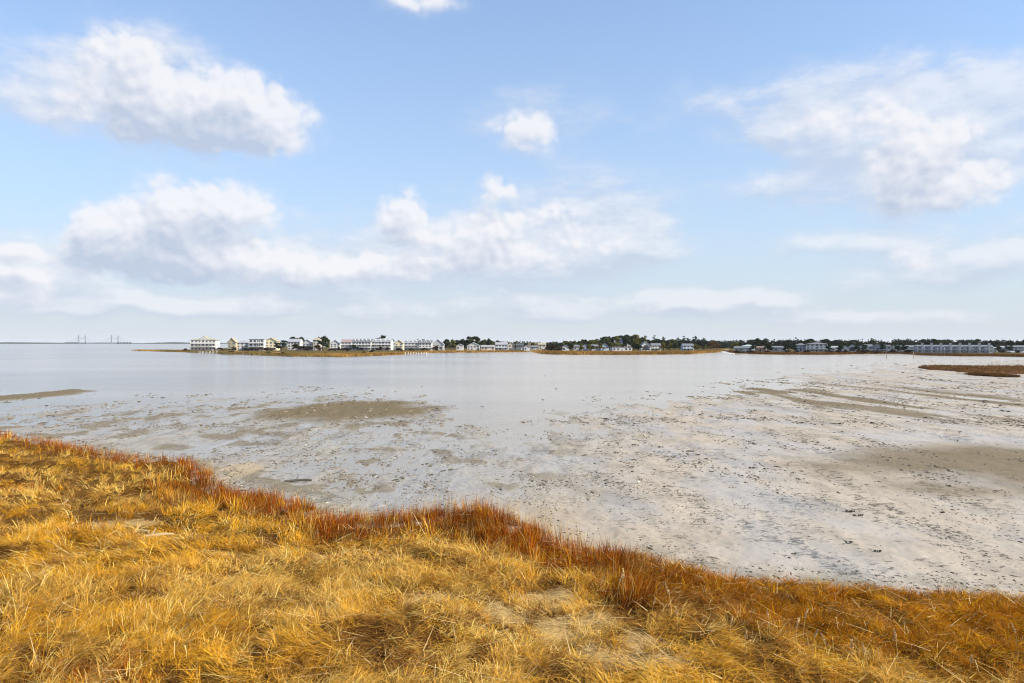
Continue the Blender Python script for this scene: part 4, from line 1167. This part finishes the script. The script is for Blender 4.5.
tree(740, 339.0, 680, 'dark', 'dark tree behind the light green roof', 0.8)
tree(757.5, 337.0, 660, 'dark', 'high dark tree behind the reddish brown cottage', 0.85)
tree(764, 338.2, 650, 'dark', 'broad dark tree right of the high one behind the reddish brown cottage', 1.0)
tree(850, 339.8, 760, 'dark', 'dark round treetop over the white house with dark arch', 0.9)
tree(857.5, 340.0, 770, 'dark', 'second dark treetop right of the one over the dark arch', 0.8)
tree(873, 340.0, 760, 'dark', 'dark treetop over the broad grey gable', 0.95)
tree(888, 341.0, 760, 'dark', 'small dark treetop over the pale house with dark roof', 0.8)
tree(912.5, 339.8, 740, 'brown', 'bare tree top over the long grey row house', 0.7)
tree(929, 341, 680, 'dark', 'dark tree behind the left end of the long tower row', 1.1)
tree(936.5, 339.4, 690, 'dark', 'broad dark tree behind the second white stair tower', 1.2)
tree(945, 340.2, 690, 'dark', 'dark tree behind the third white stair tower', 1.1)
tree(971, 339.8, 680, 'dark', 'dark tree behind the right half of the long tower row', 1.0)
tree(976.5, 339.2, 690, 'dark', 'taller dark tree behind the right half of the long tower row', 0.8)
tree(990.5, 340.0, 660, 'dark', 'dark broad tree right at the end of the long tower row', 1.1)
tree(1013, 341.0, 690, 'dark', 'dark pointed tree near the right edge', 0.7)
# the treeline that closes the view behind the houses
lab = 'dark evergreen in the uneven treeline behind the right shore houses'
px_ = 748.0; r_ = random.Random(3)
while px_ < 1046:
    t_ = np.interp(px_, [748, 790, 800, 835, 850, 915, 925, 960, 1000, 1046], [340.2, 341.2, 339.8, 340.4, 341.8, 342.2, 340.6, 340.8, 341.2, 341.6]) - 1.3 + r_.uniform(-1.9, 1.5)
    tree(px_, t_, r_.uniform(640, 800), r_.choice(['dark', 'dark', 'dark', 'pine']), lab, r_.uniform(0.8, 1.15), 'treeline behind the right shore')
    px_ += r_.uniform(2.8, 4.2)
lab = 'olive and dark tree of the wood on the marsh point'
px_ = 566.0
while px_ < 722:
    t_ = np.interp(px_, [566, 590, 600, 610, 635, 650, 670, 722], [341, 339, 337.6, 334.4, 334.0, 338.2, 338.2, 340]) + r_.uniform(-1.1, 1.0)
    tree(px_, t_, r_.uniform(650, 780), r_.choice(['dark', 'dark', 'olive']), lab, r_.uniform(0.75, 1.05), 'trees of the wood on the marsh point')
    px_ += r_.uniform(2.6, 4.0)
lab = 'small dark tree in the thin treeline behind the left village'
px_ = 440.0
while px_ < 566:
    t_ = np.interp(px_, [440, 460, 480, 500, 515, 566], [340, 339, 339, 341, 342.2, 341.8]) + r_.uniform(-0.5, 0.5)
    tree(px_, t_, r_.uniform(740, 900), r_.choice(['dark', 'dark', 'olive']), lab, r_.uniform(0.8, 1.1), 'thin treeline behind the left village')
    px_ += r_.uniform(3.2, 4.6)
lab = 'dark rounded tree standing in the gap between two right shore houses'
for px_, t_ in ((753, 344.2), (768, 343.0), (788.5, 342.4), (794, 344.0), (829, 344.0), (841, 343.2), (857.3, 344.4), (864.8, 344.0), (883, 343.4), (897.8, 344.2), (904.8, 343.6), (921, 343.2), (988.6, 343.8), (998.6, 344.6), (1010, 343.8)):
    tree(px_, t_, 535, 'dark', lab, r_.uniform(0.8, 1.2), 'trees between the right shore houses')
lab = 'olive tree standing between two houses on the marsh point'
for px_, t_ in ((571.5, 343.4), (581, 343.0), (590.3, 342.4), (600.4, 342.0), (610.8, 341.2), (634.5, 341.4), (638.5, 343.0), (663.5, 341.4), (670, 342.4), (676, 341.6), (697, 342.6), (706, 343.8)):
    tree(px_, t_, 590, r_.choice(['olive', 'dark']), lab.replace('olive tree', 'leafy tree'), r_.uniform(0.8, 1.15), 'trees between the marsh point houses')
lab = 'low dark bush between the houses of the left village'
for px_ in (219, 233, 246, 252, 261, 268, 333, 346, 361, 380, 399, 411, 424):
    tree(px_ + 0.0, 347.4 + r_.uniform(-0.8, .6), 618, 'bush', lab, r_.uniform(0.9, 1.7), 'bushes between the left houses')
lab = 'low dark bush in front of the right shore houses'
for px_ in (738, 752, 768, 788, 797, 806, 829, 838, 846, 862, 868, 878, 893, 907, 926, 934, 942, 950, 957, 992, 1003, 1018):
    tree(px_, 350.0 + r_.uniform(-0.7, .5), 500, 'bush', lab, r_.uniform(1.2, 2.4), 'bushes in front of the right houses', base=.7)

# the far wood that reads as one dark mass behind everything
def woods():
    r = np.random.default_rng(77)
    cl = []
    for px_, D in zip(r.uniform(436, 1060, 900), r.uniform(850, 1150, 900)):
        top = np.interp(px_, [436, 560, 600, 640, 720, 760, 840, 1060], [9, 9, 11, 11, 10, 12, 12, 11]) * r.uniform(0.55, 1.12)
        rr = top * 0.26
        for z in (top - rr, top - 2.3 * rr, rr):
            cl.append((sx(px_, D) + r.normal(0, 1.5), D, z, rr * 1.5))
    me = crown_mesh('distant_wood', cl, 15, 1.3, LEAF['dark'], 78)
    tag(link('distant_wood', me, None, (0, 0, 0.8)), kind='stuff', label='far dark wood behind the houses')
woods()

for px_, top_, D_, w_, lb in ((231, 350.4, 520, 1.5, 'dark shrub at the water before the narrow tan gable house'), (268, 351.2, 470, 1.6, 'dark shrub in the marsh below the cream gabled house'), (283, 352.0, 450, 1.8, 'olive shrub on the widest part of the left marsh'),
                     (326, 352.2, 450, 1.4, 'dark shrub in the marsh below the tall leaning pine'), (364, 351.0, 480, 1.2, 'small shrub at the marsh edge below the left townhouse row'), (402, 349.6, 560, 1.2, 'small dark shrub below the yellow gabled house'), (185, 348.4, 620, 1.2, 'small dark shrub left of the lone white house')):
    tree(px_, top_, D_, 'bush', lb, w_, None, 0.5)

# ------------------------------------------------------------------ shore furniture
def dock(pl, pr, D, label, z=1.3, n=8, low=False):
    x0, x1 = sx(pl, D), sx(pr, D)
    root = empty('dock', ((x0 + x1) / 2, D, 0)); tag(root, label, 'dock')
    w = x1 - x0
    MB().box(-w / 2, w / 2, -0.9, 0.9, z - 0.2, z).build('deck', PLANK, root)
    for i in range(n):
        x = -w / 2 + 0.3 + (w - 0.6) * i / (n - 1)
        for s in (-0.93, 0.93):
            MB().tube((x, s, -1.2), (x, s, z + (0.15 if low else 1.1)), 0.15).build('post', TRIM if not low else PLANK, root)
    return root
dock(405, 427, 440, 'pale timber dock with white posts below the white rows', 0.9, 9)
dock(224, 258, 452, 'dark low timber dock in front of the flat-roofed white house', 0.7, 10, True)
dock(199, 217, 500, 'small dock with thin posts before the lone white three-storey house', 0.9, 6)
def pole(px, py, h, label):
    x, d = at(px, py)
    root = empty('mooring_pole', (x, d, 0)); tag(root, label, 'mooring pole')
    MB().tube((0, 0, -0.8), (0.06, 0, h), 0.22, 0.17, 8).build('shaft', PLANK, root)
    MB().tube((0.06, 0, h), (0.06, 0, h + 0.35), 0.23, 0.03, 8).build('cap', SHADE, root)
pole(886.5, 358.4, 2.7, 'left one of two dark mooring poles standing off the right shore')
pole(913.5, 358.2, 3.2, 'right one of two dark mooring poles, before the long grey row house')
# sand spit in the inlet
def spit(name, pts, label, z=0.14):
    m = MB(); n = len(pts)
    P = [at(a, b) for a, b in pts]
    m.v = [(x, y, z) for x, y in P] + [(x, y, -0.4) for x, y in P]
    m.f = [tuple(range(n))] + [(i, n + i, n + (i + 1) % n, (i + 1) % n) for i in range(n)]
    o = m.build(name, plain('pale_sand', (0.45, 0.42, 0.37), 0.8, 0.1, 0.3)); tag(o, kind='structure', label=label)
spit('sand_spit', [(719, 350.6), (722, 352.6), (728, 353.8), (734, 354.8), (735, 353.6), (730, 352.0), (726, 350.8)], 'pale sand spit in the inlet')
spit('sand_beach', [(996, 352.8), (998, 353.6), (1040, 354.2), (1040, 353.0)], 'pale sand strip below the right houses', 1.2)

# far coast and bridge
def coast(name, pl, pr, D, h, label, seed):
    x = np.linspace(sx(pl, D), sx(pr, D), 220)
    t = fbm(x * 0.006, x * 0 + seed, 4, seed)
    e = np.minimum(1, np.minimum(np.arange(220), np.arange(220)[::-1]) / 30)
    hh = h * (0.25 + 1.3 * t) * e
    prof = [(-60, 0.0), (-20, 0.75), (60, 1.0), (240, 0.9), (330, 0.0)]
    V = np.stack([np.stack([x, np.full_like(x, D + dy), -0.6 + hh * k + (fbm(x * 0.03, x * 0 + i * 9.0, 2, seed + i) - .5) * 3 * k], -1) for i, (dy, k) in enumerate(prof)], 0)
    me = np_mesh(name, V.reshape(-1, 3), grid_quads(len(prof), 220), COAST, True)
    tag(link(name, me), kind='structure', label=label)
COAST = plain('far_woods', (0.045, 0.055, 0.035), 0.95, 0.3, 0.01)
coast('far_coast', -160, 74, 5600, 17, 'low dark wooded coast on the horizon', 3)
coast('far_coast', 122, 300, 5400, 15, 'low dark wooded coast right of the bridge', 5)
coast('far_coast', -60, 260, 7200, 9, 'faint low beach line behind the bridge', 7)

def bridge(D=6000):
    x0, x1 = sx(81.7, D), sx(114.7, D)
    root = empty('cable_stayed_bridge', ((x0 + x1) / 2, D, 0)); tag(root, 'distant cable-stayed bridge with two pairs of slim pylons on the horizon', 'bridge')
    span = x1 - x0; C = plain('bridge_concrete', (0.17, 0.175, 0.185), 0.8)
    MB().box(-span / 2 - 150, span / 2 + 150, -16, 16, 12.5, 15.5).build('deck', C, root)
    for s in (-1, 1):
        for k in (-1, 1):
            x = s * span / 2 + k * 18
            p = MB().tube((x, k * 18, -2), (x, k * 18, 78), 5.0, 3.0, 8).build('pylon', C, root)
            c = MB()
            for i in range(1, 10):
                for dr in (-1, 1):
                    c.tube((x, k * 17, 74 - i * 1.5), (x + dr * i * 13.0, k * 15.5, 15.5), 0.25, 0.25, 4)
            c.build('cables', STEEL, p)
    for i in range(5):
        for s in (-1, 1):
            x = s * (span / 2 + 30 + i * 26)
            MB().box(x - 2, x + 2, -12, 12, -2, 12.49).build('pier', C, root)
bridge()

# ------------------------------------------------------------------ loose things on the flat and the bank
WOOD = plain('bleached_wood', (0.34, 0.26, 0.15), 0.85, 0.3, 4)
WET = plain('wet_dark_wood', (0.07, 0.055, 0.04), 0.6, 0.3, 4)
WEED = plain('dark_seaweed', (0.12, 0.10, 0.07), 0.7, 0.4, 6)
def stick(name, pts, r, mat, label, cat, twigs=()):
    m = MB()
    for a, b, ra, rb in [(pts[i], pts[i + 1], r * (1 - 0.5 * i / len(pts)), r * (1 - 0.5 * (i + 1) / len(pts))) for i in range(len(pts) - 1)]:
        m.tube(a, b, ra, rb, 7)
    return m
def driftwood(px, py, ln, rz, label, mat=None, zz=None):
    z = 0.05 if zz is None else zz
    x, y = at(px, py, z)
    if zz is not None: z = float(bank_z(np.array([x]), np.array([y]))[0])
    root = empty('driftwood', (x, y, z + 0.06), rz); tag(root, label, 'driftwood')
    stick('', [(-ln / 2, 0, 0), (-ln * .1, 0.05, 0.03), (ln * .25, 0, 0.05), (ln / 2, -0.08, 0.02)], 0.08, mat or WOOD, '', '').build('trunk_piece', mat or WOOD, root)
    MB().tube((-ln * .1, 0.05, 0.03), (ln * .02, 0.35, 0.22), 0.035, 0.015).build('twig', mat or WOOD, root)
driftwood(298, 482, 1.5, 0.25, 'dark wet log lying on the flat off the sandy cove', WET)
driftwood(404, 404, 1.2, 0.1, 'short dark stick at the end of the brown mud bar', WET)
driftwood(155, 533, 1.3, 0.5, 'bleached stick lying on the pale matted grass', WOOD, 0.7)
driftwood(137, 530, 0.9, 0.15, 'smaller bleached stick left of the longer one in the grass', WOOD, 0.7)
driftwood(62, 500, 0.9, -0.1, 'whitish short stick on the golden bank at far left', WOOD, 0.7)
def weed(px, py, s, label, group=None, seed=1, long=1.0):
    x, y = at(px, py)
    r = random.Random(seed)
    me = crown_mesh('seaweed_clump', [(r.uniform(-.8, .8) * s * long, r.uniform(-.25, .25) * s, 0.01, r.uniform(.18, .36) * s) for _ in range(6)], 26, 0.07 * s + 0.02, WEED, seed)
    o = link('seaweed_clump', me, None, (x, y, 0.07)); tag(o, label, 'seaweed', group)
for i, (px, py, s, ln, lab) in enumerate([
    (850, 513, .38, 1.6, 'dark double clump of weed below the grey mud bank'), (858, 517, .3, 2.2, 'long dark weed streak just right of the double clump'), (943, 514, .28, 1, 'single black weed lump under the right grey mud bank'),
    (849, 544, .26, 1.3, 'black weed lump halfway down the right flat'), (877, 553, .22, 2, 'thin weed streak right of the black lump'), (793, 556, .16, 1.6, 'dark weed scrap near the rust bank'), (799, 564, .16, 1.2, 'small weed scrap touching the bank edge'),
    (752, 469, .4, 1.2, 'weed lump in a loose row on the middle flat'), (766, 470, .32, 1.4, 'right weed lump of the loose row on the middle flat'), (635, 446, .5, 1.4, 'brown weed patch on the flat below the pale water'), (660, 448, .42, 1.6, 'brown weed patch beside the first one below the pale water'),
    (690, 452, .46, 2.2, 'long weed streak on the middle flat'), (698, 456, .36, 2.0, 'short weed streak under the long one'), (733, 489, .26, 2, 'small weed streak left of the grey mud bank'), (543, 400, .4, 1, 'black lump in the water right of the pale pool'), (482, 407, .35, 1.2, 'black lump at the left rim of the pale pool'), (403, 441, .22, 1, 'dark lump alone on the wet left flat'),
    (545, 376, .5, 1, 'black speck of weed far out on the shallow water'), (556, 389, .4, 1, 'dark speck of weed near the pale channel')]):
    weed(px, py, s * 0.45, lab, None, 100 + i, ln)
# pale seed heads standing out of the rust grass
PLUME = plain('reed_plume', (0.55, 0.36, 0.15), 0.9, 0.2, 8)
STALK = plain('reed_stalk', (0.50, 0.33, 0.10), 0.9, 0.2, 8)
st_mesh = MB().tube((0, 0, 0), (0.03, 0, 0.5), 0.011, 0.009, 5).tube((0.03, 0, 0.5), (0.10, 0.02, 0.95), 0.009, 0.006, 5).mesh('stalk', STALK)
pl_mesh = crown_mesh('seed_head', [(0.10 + 0.02 * i, 0.02, 0.88 + 0.05 * i, 0.045 - 0.004 * i) for i in range(6)], 26, 0.022, PLUME, 7)
for i, (px, py, s) in enumerate([(617, 596, 1), (623, 597, 1.05), (672, 622, 1.0), (678, 632, .8), (652, 613, .7), (803, 636, .9), (898, 660, .9), (828, 660, .8), (852, 668, .9), (812, 652, .8), (795, 662, .9), (770, 640, .7), (1018, 655, .8), (970, 672, .8), (700, 640, .6), (730, 652, .7), (868, 676, .8), (910, 640, .6), (745, 668, .8), (600, 588, .6)]):
    x, y = at(px, py, 0.6)
    z = float(bank_z(np.array([x]), np.array([y]))[0])
    root = empty('reed', (x, y, z), i * 1.3); root.scale = (s * 0.85,) * 3
    tag(root, 'pale feathery reed plume standing above the rust grass', 'reed', 'reed plumes in the rust grass')
    link('stalk', st_mesh, root); link('seed_head', pl_mesh, root)
# the air over the bay
def haze():
    mb = MB().box(-16500, 16500, -400, 16500, -2.0, 84.0)
    m, nt, out = new_mat('sea_haze')
    v = nd(nt, 'ShaderNodeVolumePrincipled'); v.inputs['Color'].default_value = (0.86, 0.91, 0.98, 1); v.inputs['Density'].default_value = HAZE_DENSITY
    nt.links.new(v.outputs[0], out.inputs['Volume'])
    m.cycles.homogeneous_volume = True
    tag(mb.build('haze', m), kind='stuff', label='thin sea haze over the bay')
HAZE_DENSITY = 0.00003
haze()
SC.cycles.volume_bounces = 0
SC.cycles.use_denoising = True; SC.cycles.denoiser = 'OPENIMAGEDENOISE'; SC.cycles.denoising_input_passes = 'RGB_ALBEDO_NORMAL'; SC.cycles.denoising_prefilter = 'ACCURATE'; SC.cycles.filter_width = 1.1
SC.cycles.max_bounces = 5; SC.cycles.diffuse_bounces = 3; SC.cycles.glossy_bounces = 2; SC.cycles.transmission_bounces = 2; SC.cycles.sample_clamp_indirect = 6
